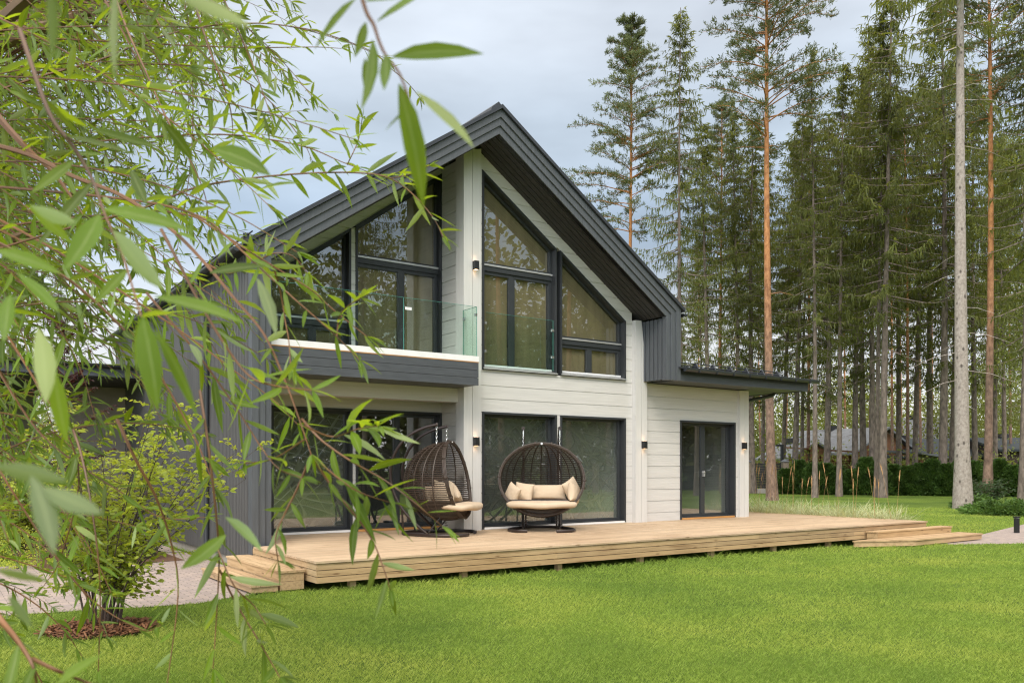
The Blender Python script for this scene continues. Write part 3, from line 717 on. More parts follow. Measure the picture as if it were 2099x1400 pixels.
steps('wooden_steps','two wooden steps at the far right end of the deck leading to the grey path',
      [([(6.42,-3.86),(7.72,-4.40),(10.55,-4.34),(10.55,-3.80),(6.42,-3.80)],-.26,-.385),([(7.32,-3.80),(10.28,-3.80),(10.28,-3.515),(7.32,-3.515)],-.120,-.385)], 'x')
# ================================================================== HANGING CHAIRS
def pillow_mesh(w, h, t, n=14, seed=0):
    """square cushion: pinched corners, full middle, slight wrinkles"""
    rs = np.random.RandomState(seed); u = np.linspace(-1,1,n); U,V_ = np.meshgrid(u,u,indexing='ij')
    e = ((1-np.abs(U)**2.6)*(1-np.abs(V_)**2.6))**.5
    sag = 1-.10*(1-np.abs(U)**2)*(np.abs(V_)**4)-.0; sag2 = 1-.10*(1-np.abs(V_)**2)*(np.abs(U)**4)
    X = U*w/2*sag2; Z = V_*h/2*sag; wr = rs.randn(n,n)*.003
    front = -e*t/2+wr*e; back = e*t/2+wr*e
    vs = np.concatenate([np.stack([X,front,Z],-1).reshape(-1,3), np.stack([X,back,Z],-1).reshape(-1,3)])
    q = []
    for i in range(n-1):
        for j in range(n-1):
            a = i*n+j; q.append((a,a+n,a+n+1,a+1)); b = a+n*n; q.append((b,b+1,b+n+1,b+n))
    return vs, q
def placed(name, vs, qs, mat, Mx, center, label, cat, group, sub=True):
    vs = np.asarray(vs)
    me = bpy.data.meshes.new(name); me.from_pydata(vs.tolist(), [], [tuple(q) for q in qs]); me.update()
    me.polygons.foreach_set('use_smooth', np.ones(len(me.polygons),dtype=bool))
    o = link_mesh(name, me, mat, None); o.matrix_world = Mx @ Matrix.Translation(Vector(center))
    if sub:
        w_ = o.modifiers.new('weld','WELD'); w_.merge_threshold = .0008
        m_ = o.modifiers.new('sub','SUBSURF'); m_.levels = 1; m_.render_levels = 2
    return tag(o, label, cat, group)
CA, CB, CC, CYC, CZC = .82, .78, .70, -.12, .965
cut = lambda z: -.31+.20*(z-CZC)
def hanging_chair(loc, rz, label):
    e = empty('hanging_chair', loc, label, 'hanging chair', 'wicker hanging chairs on the deck', rz)
    st = MB()
    c = [(-.27,-.56,.03),(-.42,-.55,.03),(-.56,-.45,.03),(-.63,-.25,.03),(-.61,-.02,.03),(-.52,.24,.03),(-.38,.50,.03),(-.20,.66,.03),(0,.71,.03)]
    c = c+[(-x,y,z) for x,y,z in c[-2::-1]]
    def smooth_path(p, k=3):
        p = np.array(p,float)
        for _ in range(k):
            q = [p[0]]
            for a,b in zip(p[:-1],p[1:]): q += [.75*a+.25*b,.25*a+.75*b]
            p = np.array(q+[p[-1]])
        return p
    st.tube(smooth_path(c,2), .030, 8)
    for x,y in ((-.55,-.46),(.55,-.46),(-.5,.28),(.5,.28)): st.box(x-.02,x+.02,y-.02,y+.02,0,.012)
    st.build('stand_base', M['brownmetal'], e, local=True, smooth=True)
    for s in (-1,1):
        a = MB()
        pts = smooth_path([(s*.36,.18,.05),(s*.36,.36,.20),(s*.36,.62,.46),(s*.355,.80,.80),(s*.35,.86,1.15),(s*.35,.76,1.50),(s*.35,.52,1.78),(s*.35,.22,1.92),(s*.35,0,1.965)],2)
        a.tube(pts, .027, 8); a.tube([(s*.36,.62,.45),(s*.36,.60,.04)], .02, 6); a.tube([(s*.36,.18,.045),(s*.36,.62,.045)], .02, 6)
        a.tube([(s*.35,-.005,1.965),(s*.35,-.03,1.965)], .036, 8)
        arm = a.build('stand_arm', M['brownmetal'], e, local=True, smooth=True)
        ch = MB(); z = 1.94; k = 0
        ch.tube([(s*.35,-.01,1.965),(s*.35,-.01,1.93)], .008, 5)
        while z > 1.62:
            p = []
            for i in range(10):
                t = 2*math.pi*i/10; d = .013*math.cos(t); p.append((s*.35+(d if k%2 else 0), -.01+(0 if k%2 else d), z-.026+.026*math.sin(t)))
            ch.tube(p, .0045, 5, closed=True); z -= .040; k += 1
        ch.tube([(s*.35,-.01,1.92),(s*.35,-.01,1.80)], .014, 6)
        ch.build('chain', M['chrome'], e, local=True, smooth=True)
    # basket: horizontal canes, upright ribs, solid woven bottom, thick wrapped rim
    bk = MB(); z = -.62; 
    def xyz(th, zz):
        r = math.sqrt(max(0,1-(zz/CC)**2)); return np.array([CA*r*math.cos(th), CYC+CB*r*math.sin(th), CZC+zz])
    while z < .66:
        ths = np.linspace(-math.pi/2+.001, 1.5*math.pi, 97); run = [xyz(t,z) for t in ths if xyz(t,z)[1] > cut(CZC+z)]
        rr = .0102 if z > -.34 else .0125
        if len(run) > 3: bk.tube(run[::2] if len(run) > 20 else run, rr, 5)
        z += .037 if z > -.34 else .024
    for k in range(13):
        az = math.radians(4+172*k/12); p = []
        for i in range(33):
            ph = -math.pi/2+math.pi*i/32; zz = CC*math.sin(ph); q = xyz(az,zz)
            if q[1] > cut(q[2]): p.append(q*np.array([1,1,1]))
        if len(p) > 3: bk.tube(p, .0125, 5)
    for k in range(7):                                  # forward ribs in the lower shell
        az = math.radians(-8-20*k); 
        if az < -math.pi: break
        p = []
        for i in range(33):
            ph = -math.pi/2+math.pi*i/32; q = xyz(az, CC*math.sin(ph))
            if q[1] > cut(q[2]) and q[2] < CZC: p.append(q)
        if len(p) > 3: bk.tube(p, .011, 5)
    basket = bk.build('basket', M['rattan'], e, local=True, smooth=True)
    bot = MB(); nr, nth = 10, 48; vs = []
    for i in range(nr):
        zz = -.695+.34*(i/(nr-1))**1.3
        for j in range(nth):
            q = xyz(2*math.pi*j/nth, zz); q[1] = max(q[1], cut(q[2])); q[:2] = q[:2]*.985; vs.append(q)
    bot.add(vs, [(i*nth+j,i*nth+(j+1)%nth,(i+1)*nth+(j+1)%nth,(i+1)*nth+j) for i in range(nr-1) for j in range(nth)])
    bot.build('woven_bottom', M['rattan'], basket, local=True, smooth=True)
    # rim curve: where the ellipsoid meets the cutting plane
    rim = []
    for i in range(72):
        t = 2*math.pi*i/72
        lo, hi = 0, 1.2
        for _ in range(40):
            r = (lo+hi)/2; zz = r*math.sin(t); x = r*math.cos(t); yy = cut(CZC+zz)-CYC
            if (x/CA)**2+(yy/CB)**2+(zz/CC)**2 < 1: lo = r
            else: hi = r
        rim.append(np.array([lo*math.cos(t), cut(CZC+lo*math.sin(t)), CZC+lo*math.sin(t)]))
    rm = MB(); cen = sum(rim)/72
    for d,rr in ((0,.026),):
        rm.tube(rim, rr, 8, closed=True)
    for off in (-.022,.0,.022):
        rm.tube([p+(p-cen)/np.linalg.norm(p-cen)*.018+np.array([0,off,0]) for p in rim], .0125, 6, closed=True)
    for i in range(0,72,5):
        p = rim[i]; tdir = rim[(i+1)%72]-rim[i-1]; tdir /= np.linalg.norm(tdir); c0 = p+(p-cen)/np.linalg.norm(p-cen)*.009
        rm.tube([c0-tdir*.014,c0-tdir*.01,c0+tdir*.01,c0+tdir*.014],[.036,.041,.041,.036],10)
    rimo = rm.build('rim', M['rattan'], basket, local=True, smooth=True)
    bd_ = MB(); p = rim[18]; bd_.tube([p+np.array([0,-.040,0]),p+np.array([0,-.046,0])], .020, 12); bd_.build('badge', M['chrome'], rimo, local=True)
    for s in (-1,1):
        sp = MB(); sp.tube([(s*.30,-.08,CZC-.62),(s*.30,.16,.045)],.016,6)
        for q in range(3): sp.box(s*.30-.045,s*.30+.045,-.03,.01,.14+.05*q,.152+.05*q)
        sp.build('damper', M['brownmetal'], e, local=True, smooth=True)
    Mx = Matrix.Translation(Vector(loc)) @ Matrix.Rotation(rz,4,'Z')
    return e, Mx
def seat_cushion(Mx, label):
    """fat crescent cushion with a rounded front edge"""
    n, m = 40, 10; vs = []; qs = []
    prof = [(-.0,.066),(.75,.068),(.93,.060),(1.0,.030),(1.0,-.022),(.93,-.052),(.6,-.062),(0,-.066)]
    for i in range(n):
        t = 2*math.pi*i/n; ct, s_ = math.cos(t), math.sin(t)
        rx, ry = .67, (.40 if s_ < 0 else .36); k = 2.6
        r = 1/((abs(ct)**k+abs(s_)**k)**(1/k))
        for f,z in prof: vs.append((rx*r*ct*f, ry*r*s_*f, z+.012*math.sin(5*t)*f-.02*(f*s_<-.4)))
    p = len(prof)
    for i in range(n):
        for j in range(p-1): qs.append((i*p+j,i*p+j+1,((i+1)%n)*p+j+1,((i+1)%n)*p+j))
    return placed('seat_cushion', vs, qs, M['cushion'], Mx, (0,-.33,CZC-.44), label, 'cushion', 'seat cushions in the hanging chairs')
def pillow(Mx, c, rot, w, h, t, label, seed):
    vs, qs = pillow_mesh(w,h,t,seed=seed)
    Mr = Matrix.Translation(Vector(c)) @ Matrix.Rotation(R(rot[2]),4,'Z') @ Matrix.Rotation(R(rot[0]),4,'X') @ Matrix.Rotation(R(rot[1]),4,'Y')
    o = placed('pillow', vs, qs, M['cushion'], Mx @ Mr, (0,0,0), label, 'pillow', 'beige pillows in the hanging chairs'); return o
ch2, MX2 = hanging_chair((.82,-.84,0), R(-36), 'dark brown wicker hanging chair facing forward before the picture windows')
ch1, MX1 = hanging_chair((-1.26,-.60,0), R(45), 'dark brown wicker hanging chair turned sideways before the white post')
seat_cushion(MX2, 'long beige seat cushion in the wicker chair facing forward')
seat_cushion(MX1, 'beige seat cushion in the wicker chair turned sideways')
zs_ = CZC-.40
pillow(MX2,(.02,.10,zs_+.17),(-14,0,0),1.00,.32,.18,'long beige back pillow behind the others in the forward facing chair',1)
pillow(MX2,(-.55,-.24,zs_+.15),(-10,24,-48),.38,.38,.16,'beige pillow leaning at the left side of the forward facing chair',2)
pillow(MX2,(-.34,-.10,zs_+.18),(-16,8,-12),.40,.38,.16,'beige pillow second from the left in the forward facing chair',3)
pillow(MX2,(.58,-.06,zs_+.23),(-12,-26,40),.40,.42,.16,'beige pillow standing highest at the right side of the forward facing chair',4)
pillow(MX2,(.60,-.30,zs_+.16),(-8,14,66),.38,.38,.18,'plump beige pillow lowest at the right side of the forward facing chair',5)
pillow(MX1,(-.40,-.16,zs_+.18),(-16,14,-34),.48,.46,.18,'beige pillow leaning near the wicker shell of the sideways chair',6)
pillow(MX1,(.26,-.20,zs_+.15),(-26,34,20),.46,.44,.18,'beige pillow tilted on its corner at the far side of the sideways chair',7)
pillow(MX1,(-.08,.12,zs_+.16),(-14,0,0),.90,.34,.18,'long beige back pillow seen through the canes of the sideways chair',8)

# ================================================================== CONIFERS
def trunk_tube(mb, h, r0, r1, seed, n=12, flare=1.35, bend=.25, seg=14):
    rs = np.random.RandomState(seed); a = rs.uniform(0,6.28,2); pts = []; rr = []
    for i in range(seg+1):
        t = i/seg; pts.append((bend*math.sin(t*2.2+a[0])-bend*math.sin(a[0]), bend*math.sin(t*1.9+a[1])-bend*math.sin(a[1]), t*h-.1)); q = r0+(r1-r0)*t**.9
        rr.append(q*(1+(flare-1)*math.exp(-t*h/.35)))
    mb.tube(pts, rr, n)
    P = np.array(pts)
    return lambda z: np.array([np.interp(z,P[:,2],P[:,0]),np.interp(z,P[:,2],P[:,1]),z])
def spruce(seed, h, r0, base, lmax, dens=1.0, bark='sprucebark', top=True, dead=.36):
    """spruce: whorls of drooping limbs hung with branchlets; dead snags on the bare lower trunk"""
    rs = np.random.RandomState(seed); e = empty('spruce_tree',(0,0,0)); tb = MB()
    ax_ = trunk_tube(tb,h,r0,.02,seed)
    P,A,Nn,LL,WW,BB = [],[],[],[],[],[]
    z = base*h
    while z < h-.25:
        t = (z-base*h)/(h-base*h); lm = lmax*(min(1,.60+1.2*t) if t < .33 else 1)*(1-max(0,t-.30)/.70)**.80+.16
        nb = rs.randint(4,7) if t < .92 else 4
        for k in range(nb):
            if rs.rand() > dens*(.16+1.32*t if t < .60 else .95): continue
            az = rs.uniform(0,2*math.pi); l = lm*rs.uniform(.6,1.12); d = np.array([math.cos(az),math.sin(az),0]); p0 = ax_(z+rs.uniform(-.15,.15))
            dro = (-.42+.55*t)*rs.uniform(.6,1.3); m = max(5,int(l/.22)); pts = []
            for i in range(m+1):
                s = i/m; pts.append(p0+d*l*s*(1-.06*s)+np.array([0,0,l*(dro*s+.34*max(0,s-.45)**2*1.6)]))
            tb.tube(pts[::2] if m > 6 else pts, np.linspace(.012+.010*l,.004,len(pts[::2] if m > 6 else pts)), 3)
            side = np.array([-d[1],d[0],0])
            for i in range(1 if t > .5 else max(1,int(m*.22)), m+1):
                for rep in range(2):
                    q = pts[i]+rs.randn(3)*.05
                    for sg_ in (-1,1):
                        if rs.rand() < .12: continue
                        P.append(q); A.append(d*rs.uniform(.25,.75)+side*sg_*rs.uniform(.3,1.0)+np.array([0,0,rs.uniform(-.75,.12)]))
                        LL.append(rs.uniform(.20,.44)*(1.05-.4*i/m)); WW.append(rs.uniform(.038,.070)); BB.append((0,0,rs.uniform(-.5,-.1)))
                    P.append(q); A.append(np.array([rs.uniform(-.3,.3),rs.uniform(-.3,.3),-1])+d*.25); LL.append(rs.uniform(.2,.55)*(1 if t < .75 else .5)); WW.append(rs.uniform(.035,.060)); BB.append((0,0,-.1))
            P.append(pts[-1]); A.append(d+np.array([0,0,.25])); LL.append(.35); WW.append(.09); BB.append((0,0,-.2))
        z += rs.uniform(.30,.46)*(1 if t < .8 else .75)
    z = .12*h
    while z < base*h+1:
        if rs.rand() < dead:
            az = rs.uniform(0,2*math.pi); l = rs.uniform(.35,1.7); d = np.array([math.cos(az),math.sin(az),0]); p0 = ax_(z)
            tb.tube([p0,p0+d*l*.5+np.array([0,0,-.10*l]),p0+d*l+np.array([0,0,-.32*l])],[.013,.008,.003],3)
        z += rs.uniform(.12,.4)
    tb.build('trunk', M[bark], e, local=True, smooth=True)
    V,Q = blades(np.array(P),np.array(A),np.tile([0,0,1.],(len(P),1))+rs.randn(len(P),3)*.5,np.array(LL),np.array(WW),[0,.45,1],[.5,1,.15],np.array(BB))
    arr_mesh('crown', V, Q, M['spruce'], e, local=True); return e
def pine(seed, h, r0, base, lmax, npl=1.0, flat=.3, dens=1.0):
    """scots pine: clear orange stem, ascending crooked limbs, needle tufts in plates with sky between"""
    rs = np.random.RandomState(seed); e = empty('pine_tree',(0,0,0)); tb = MB()
    ax_ = trunk_tube(tb,h,r0,.03,seed,bend=.3); P,A,LL,WW = [],[],[],[]
    def tuft(q, d, n=7):
        for _ in range(n):
            v = rs.randn(3)*.8+d+np.array([0,0,.45]); P.append(q+rs.randn(3)*.045); A.append(v); LL.append(rs.uniform(.09,.18)); WW.append(rs.uniform(.022,.040))
    z = base*h
    while z < h-.1:
        t = (z-base*h)/(h-base*h)
        prof = (.75+.9*t if t < .28 else 1-(max(0,t-.28)/.72)**1.15*.88)
        for k in range(rs.randint(4,7)):
            if rs.rand() > (.75 if t < .2 else .92)*dens: continue
            az = rs.uniform(0,2*math.pi); l = lmax*prof*rs.uniform(.45,1.12)+.25; d = np.array([math.cos(az),math.sin(az),0]); p0 = ax_(z+rs.uniform(-.2,.2))
            rise = (-.05+.75*t+.15*rs.randn()*.6); m = max(5,int(l/.28)); pts = []; wig = rs.uniform(-.12,.12)
            side = np.array([-d[1],d[0],0])
            for i in range(m+1):
                s = i/m; pts.append(p0+d*l*s+side*l*wig*math.sin(3*s)+np.array([0,0,l*(rise*s*.55+.16*math.sin(2.4*s)-.05)]))
            tb.tube(pts, np.linspace(.010+.009*l,.005,m+1), 4)
            for i in range(max(1,int(m*(.38 if t < .22 else .16))), m+1):
                for sg_ in (-1,1):
                    ls = l*rs.uniform(.12,.34)*(1.1-.5*i/m)
                    sd2 = d*rs.uniform(.4,1)+side*sg_*rs.uniform(.4,1)+np.array([0,0,rs.uniform(.0,.5)]); sd2 /= np.linalg.norm(sd2)
                    q1 = pts[i]+sd2*ls; tb.tube([pts[i],pts[i]+sd2*ls*.5-np.array([0,0,.02]),q1],[.009,.007,.004],3)
                    for s in np.arange(.35,1.05,.22 if ls > .5 else .4): tuft(pts[i]+sd2*ls*s, sd2*.7)
                    tuft(q1, sd2*.8)
                if i > m*.6: tuft(pts[i], d*.6)
            tuft(pts[-1], d)
        z += rs.uniform(.40,.75)*(1 if t < .75 else .6)
    z = .3*h
    while z < base*h+1.5:
        if rs.rand() < .5:
            az = rs.uniform(0,2*math.pi); l = rs.uniform(.2,1.5); d = np.array([math.cos(az),math.sin(az),0]); p0 = ax_(z)
            tb.tube([p0,p0+d*l*.5+np.array([0,0,.10*l]),p0+d*l+np.array([0,0,.05*l])],[.02,.014,.005],3)
        z += rs.uniform(.5,1.4)
    tb.build('trunk', M['pinebark'], e, local=True, smooth=True)
    V,Q = blades(np.array(P),np.array(A),rs.randn(len(P),3),np.array(LL),np.array(WW),[0,.5,1],[.6,1,.35])
    arr_mesh('crown', V, Q, M['pine'], e, local=True); return e
H0 = 26.0
PROTO = {
 's1': spruce(11,H0,.20,.27,3.0), 's2': spruce(12,H0,.19,.26,3.5,.97), 's3': spruce(13,H0,.17,.28,2.8,1.0,dead=.5), 's4': spruce(14,H0,.20,.25,3.3,1.05),
 'sp': spruce(15,H0,.24,.50,2.8,.95,bark='palebark',dead=.85),
 'p1': pine(21,H0,.17,.56,3.0), 'p2': pine(22,H0,.20,.60,3.2,dens=1.1), 'p3': pine(23,H0,.17,.62,2.3)}
PKIDS = {k:[c for c in bpy.data.objects if c.parent == o] for k,o in PROTO.items()}
used = set()
def tree(kind, px, d, top=None, h=H0, r=1.0, rz=0, label='', group=None):
    """stands at the given distance; 'top' is where the stem leaves the photo's upper edge, giving its lean"""
    o = PROTO[kind]; loc = on_ground(px, d)
    lean = 0
    if top is not None: lean = math.atan2((top-px)*d/FPX, HOR*d/FPX+1.6)
    f = Vector((math.sin(YAW), math.cos(YAW), 0))
    q = Matrix.Rotation(lean,3,f) @ Matrix.Rotation(rz,3,'Z')
    s = h/H0
    if kind not in used: c = o; used.add(kind); c.location = loc; c.rotation_euler = q.to_euler(); c.scale = (s*r,s*r,s)
    else: c = copy_tree(o, PKIDS[kind], loc, q.to_euler(), (s*r,s*r,s))
    return tag(c, label, 'spruce' if kind[0]=='s' else 'pine', group or ('spruces beyond the lawn' if kind[0]=='s' else 'pines beyond the lawn'))
T = tree
T('p1',1287,50,1277,27.9,1.0,.4,'lone scots pine standing clear against the sky right of the roof')
T('s1',1398,47,1397,27.2,.85,1.2,'tall narrow spruce next to the lone pine rising behind the annex roof')
T('p2',1583,42,1555,29.5,1.08,2.2,'tall pine with bright orange upper stem and grey lower stem right of the annex')
T('sp',1974,33.2,1971,34,.95,.7,'thick pale grey spruce trunk on the lawn behind the far steps')
T('p3',2024,41,2015,30,1.05,1.9,'orange pine trunk right of the thick pale spruce trunk')
T('s4',2096,40,2098,27,.9,2.9,'spruce trunk cut by the right edge of the photo')
T('s2',1670,46,1674,24.5,.85,.3,'spruce with a slim trunk standing before the hedge right of the annex corner')
T('s3',1720,48,1728,25,1.0,1.1,'spruce trunk second to the right of the annex before the hedge')
T('s1',1752,54,1756,27.5,1.0,2.6,'spruce behind the hedge with its top in the dip of the skyline')
T('s2',1809,46,1818,30,1.0,4.0,'stout spruce trunk before the hedge left of the red brown pine')
T('s3',1797,47,1800,27,.85,5.0,'thin spruce trunk standing close beside the stout one')
T('s4',1787,52,1790,29,.9,.9,'spruce behind the thin trunk pair')
T('p3',1860,56,1845,26,.75,2.0,'slender red brown pine stem behind the hedge')
T('s1',1874,58,1882,29,1.0,3.3,'spruce with knotty grey trunk right of the red brown pine')
T('s2',1931,50,1940,31,1.15,5.2,'broad dark spruce left of the thick pale trunk')
T('s4',1950,55,1960,30,1.0,1.7,'dark spruce hidden right behind the thick pale trunk')
T('s1',2000,56,2003,28,1.0,.6,'dense spruce between the pale trunk and the orange pine')
T('s3',2060,60,2062,25,1.0,2.4,'spruce right of the orange pine further back')
T('p1',2072,75,2075,27,.8,3.6,'far thin pine near the right edge of the photo')
T('s2',1604,60,1640,25,1.0,1.5,'spruce behind the brick fence pillar')
T('s4',1563,58,1568,23,.9,3.9,'spruce behind the dark slatted fence panel')
T('s3',1545,62,1520,24,.95,.2,'leaning spruce left of the fence behind the annex downpipe')
T('s1',1644,62,1655,22,.95,2.1,'spruce in front of the orange timber neighbour house')
T('p3',1657,66,1655,28,.85,4.4,'thin pinkish pine beside the neighbour house')
T('p2',1472,57,1468,26,.8,1.0,'orange pine with a straight stem above the annex roof')
T('s2',1516,53,1508,24,.95,.8,'spruce with grey trunk above the middle of the annex roof')
T('s3',1440,66,1442,20,.9,3.0,'short spruce filling the gap above the annex gutter')
T('p3',1428,80,1430,22,.9,2.2,'far thin orange pine seen above the annex gutter')
T('p1',1508,85,1505,25,.8,5.1,'far pine behind the spruce above the annex roof')
T('s4',1700,70,1703,27,1.0,5.6,'far spruce behind the two slim trunks')
T('p3',1888,80,1887,27,.8,.9,'far orange pine left of the broad dark spruce')
T('p2',1830,75,1833,28,.7,3.1,'far pine in the gap between the stout spruce and the red brown pine')
T('s4',1455,52,1450,23,1.1,.4,'bushy spruce left of the straight orange pine above the annex roof')
T('s1',1543,54,1535,24,1.2,1.9,'bushy spruce in the gap left of the tall bright orange pine')
T('s4',1628,56,1633,25,1.15,2.9,'bushy spruce standing just right of the tall bright orange pine')
T('s1',1693,53,1697,24,1.2,4.2,'bushy spruce between the two slim trunks before the hedge')
T('s4',1771,59,1776,28,1.15,5.1,'bushy spruce filling the space left of the thin trunk pair')
T('s2',1842,60,1847,27,1.15,.6,'bushy spruce left of the slender red brown pine')
T('s1',1908,61,1912,29,1.2,1.4,'bushy spruce right of the knotty grey trunk')
T('s2',2040,62,2044,26,1.2,2.2,'bushy spruce close behind the orange pine')
T('s1',1335,62,1338,13,1.1,2.3,'young spruce just behind the right roof slope')
for i,(px,d,k,h) in enumerate(((1780,88,'p1',25),(1910,95,'p3',27),(1960,90,'p2',26),(2040,95,'p3',25),(1610,95,'p1',24),(1560,90,'p3',23),(1690,98,'p2',26),(1850,99,'p1',27),(2095,85,'s1',24),(1735,85,'p3',25),(1480,95,'s2',19),(1400,90,'s3',17))):
    T(k,px,d,px+4,h,.85,i*1.3,'far slender tree standing deep in the wood behind the neighbour houses','slender trees deep in the wood')
for px,d,k,h,lab in ((25,38,'s4',17,'spruce far left seen through the willow leaves'),(-60,44,'s1',24,'taller spruce at the left edge behind the willow'),(6,60,'p3',26,'orange pine stem at the left edge behind the willow'),(130,52,'s2',15,'shorter spruce behind the carport roof')):
    T(k,px,d,px,h,1,px*.1,lab,'conifers behind the carport')
# conifers on the near side of the garden, seen mirrored in the panes
for i,(x,y,k,h) in enumerate(((7,-36,'p2',27),(13,-31,'s4',25),(19,-34,'s2',27),(24,-27,'p1',28),(30,-30,'s1',26),(36,-24,'s4',26),(3,-42,'s1',27),(33,-38,'p3',27),(42,-31,'s2',28),(26,-42,'s4',27),(12,-46,'s2',28),(-4,-44,'s4',26),(20,-49,'p1',29),(17,-24,'p2',26),(28,-20,'s3',24),(48,-24,'s1',26))):
    c = copy_tree(PROTO[k], PKIDS[k], (x,y,G), (0,0,i*.9), (h/H0,)*3)
    tag(c, 'conifer on the near side of the garden, mirrored dimly in the house windows', 'spruce' if k[0]=='s' else 'pine', 'conifers mirrored in the windows')
# ================================================================== NEIGHBOURS, FENCE, LAMPS
def gable_house(name, px, d, w, depth, hw, hr, wallm, roofm, label, yaw=0.0, windows=True, over=.5):
    c = on_ground(px, d); e = empty(name, c, label, 'house', None, -YAW+yaw)
    b = MB(); b.prism([(-w/2,-.2),(w/2,-.2),(w/2,hw),(0,hr),(-w/2,hw)],-depth/2,depth/2); b.build('wall', wallm, e, local=True)
    r = MB(); s = (hr-hw)/(w/2)
    for sg_ in (-1,1): r.prism([(sg_*(w/2+over),hw-s*over+.02),(0,hr+.02),(0,hr+.22),(sg_*(w/2+over),hw-s*over+.22)],-depth/2-over,depth/2+over)
    ro = r.build('roof', roofm, e, local=True)
    ch = MB(); ch.box(-.45,.45,depth*.1,depth*.1+.9,hr-.6,hr+.55); ch.build('chimney', M['black'], ro, local=True)
    if windows:
        for x in (-w*.27,w*.05,w*.3):
            m = MB(); ring(m,[(x-.5,.9),(x+.5,.9),(x+.5,2.3),(x-.5,2.3)],.08,-depth/2-.04,-depth/2+.02); f = m.build('window', M['frame'], e, local=True)
            plane([(x-.42,.98),(x+.42,.98),(x+.42,2.22),(x-.42,2.22)],-depth/2-.01).build('pane', M['glass'], f, local=True)
    return e
gable_house('neighbour_house', 1728, 82, 9, 9, 3.0, 5.2, M['neighbour'], M['greyroof'], 'orange timber neighbour house with pale grey metal roof behind the hedge', .55)
gable_house('neighbour_house', 1636, 80, 4.6, 5, 2.6, 3.9, M['neighbour'], M['greyroof'], 'small orange gabled neighbour house with grey roof behind the street lamp', .25)
gable_house('neighbour_house', 1880, 84, 15, 8, 2.6, 4.3, M['darkwall'], M['blueroof'], 'dark neighbour house with slate blue roof behind the slender red brown pine', 1.35, False)
gable_house('neighbour_house', 1890, 104, 9, 8, 5, 7.6, M['greenwall'], M['greyroof'], 'farther pale house with grey roof above the slate blue roof', 1.2, False)
gable_house('neighbour_house', 2085, 78, 11, 8, 3.1, 4.2, M['darkwall'], M['blueroof'], 'dark low neighbour house near the right edge of the photo', 1.5, False)
def lean_to(px, d, w, dp, h, label, roofm, yaw=0):
    e = empty('garden_pavilion', on_ground(px,d), label, 'pavilion', None, -YAW+yaw)
    for x in (-w/2,-w/6,w/6,w/2):
        for y in (-dp/2,dp/2):
            m = MB(); m.box(x-.07,x+.07,y-.07,y+.07,-.1,h-.15); m.build('post', M['neighbour'], e, local=True)
    m = MB(); m.add([(-w/2-.5,-dp/2-.5,h+.25),(w/2+.5,-dp/2-.5,h-.25),(w/2+.5,dp/2+.5,h-.05),(-w/2-.5,dp/2+.5,h+.45),(-w/2-.5,-dp/2-.5,h+.38),(w/2+.5,-dp/2-.5,h-.12),(w/2+.5,dp/2+.5,h+.08),(-w/2-.5,dp/2+.5,h+.58)],[(0,3,2,1),(4,5,6,7),(0,1,5,4),(1,2,6,5),(2,3,7,6),(3,0,4,7)])
    m.build('roof', roofm, e, local=True)
    m = MB()
    for z in np.arange(.1,h-.5,.18): m.box(-w/2,w/2,dp/2-.03,dp/2,z,z+.13)
    m.build('slat_wall', M['neighbour'], e, local=True); return e
lean_to(1730,66,7.5,3,2.75,'open timber pavilion with sloping roof behind the hedge',M['neighbour'],.1)
lean_to(1898,62,3.0,2.4,2.35,'small timber shed with grey roof left of the broad dark spruce',M['greyroof'],.3)
# slatted fence with brick pillars
fe = empty('slatted_fence', on_ground(1569,54), 'black horizontal slat fence panel between pale brick pillars', 'fence', None, -YAW)
m = MB()
for i in range(15): m.box(-.98,.98,-.015,.015,.35+i*.105,.35+i*.105+.08)
m.box(-.98,-.93,.016,.05,.3,1.95); m.box(.93,.98,.016,.05,.3,1.95); m.build('slat_panel', M['black'], fe, local=True)
m = MB(); m.box(-1.0,1.0,-.08,.08,-.1,.28); m.build('plinth', M['conc'], fe, local=True)
for x in (-1.2,1.25):
    m = MB(); m.box(x-.19,x+.19,-.19,.19,-.1,2.0); p_ = m.build('pillar', M['brick'], fe, local=True)
    m = MB(); m.add([(x-.26,-.26,2.001),(x+.26,-.26,2.001),(x+.26,.26,2.001),(x-.26,.26,2.001),(x,0,2.2)],[(3,2,1,0),(0,1,4),(1,2,4),(2,3,4),(3,0,4)]); m.build('cap', M['greyroof'], p_, local=True)
f2 = empty('slatted_fence', (31.6,-23,G), 'long black slat fence with brick pillars, seen only mirrored in the annex door', 'fence', None, R(48))
for k_ in range(-3,4):
    m = MB()
    for i in range(15): m.box(k_*2.7-1.13,k_*2.7+1.13,-.015,.015,.2+i*.105,.2+i*.105+.08)
    m.build('slat_panel', M['black'], f2, local=True)
    m = MB(); m.box(k_*2.7+1.16,k_*2.7+1.54,-.19,.19,-.1,1.9); m.build('pillar', M['brick'], f2, local=True)
sl = empty('street_lamp', on_ground(1603,56), 'dark street lamp mast with short arm behind the fence pillar', 'street lamp', None, -YAW)
m = MB(); m.tube([(0,0,-.1),(0,0,3.15)],.11,10); m.build('pole', M['black'], sl, local=True, smooth=True)
m = MB(); m.box(-.42,.10,-.07,.07,3.04,3.16); m.build('lamp_head', M['black'], sl, local=True, bevel=.01)
bo = empty('bollard_lamp', on_ground(2084,20.9), 'black square bollard lamp on the lawn near the right edge', 'bollard lamp', None, -YAW)
m = MB(); m.box(-.048,.048,-.048,.048,-.03,.36); m.build('post', M['black'], bo, local=True, bevel=.004)
m = MB(); m.box(-.062,.062,-.062,.062,.37,.405); m.build('lamp_cap', M['black'], bo, local=True, bevel=.004)
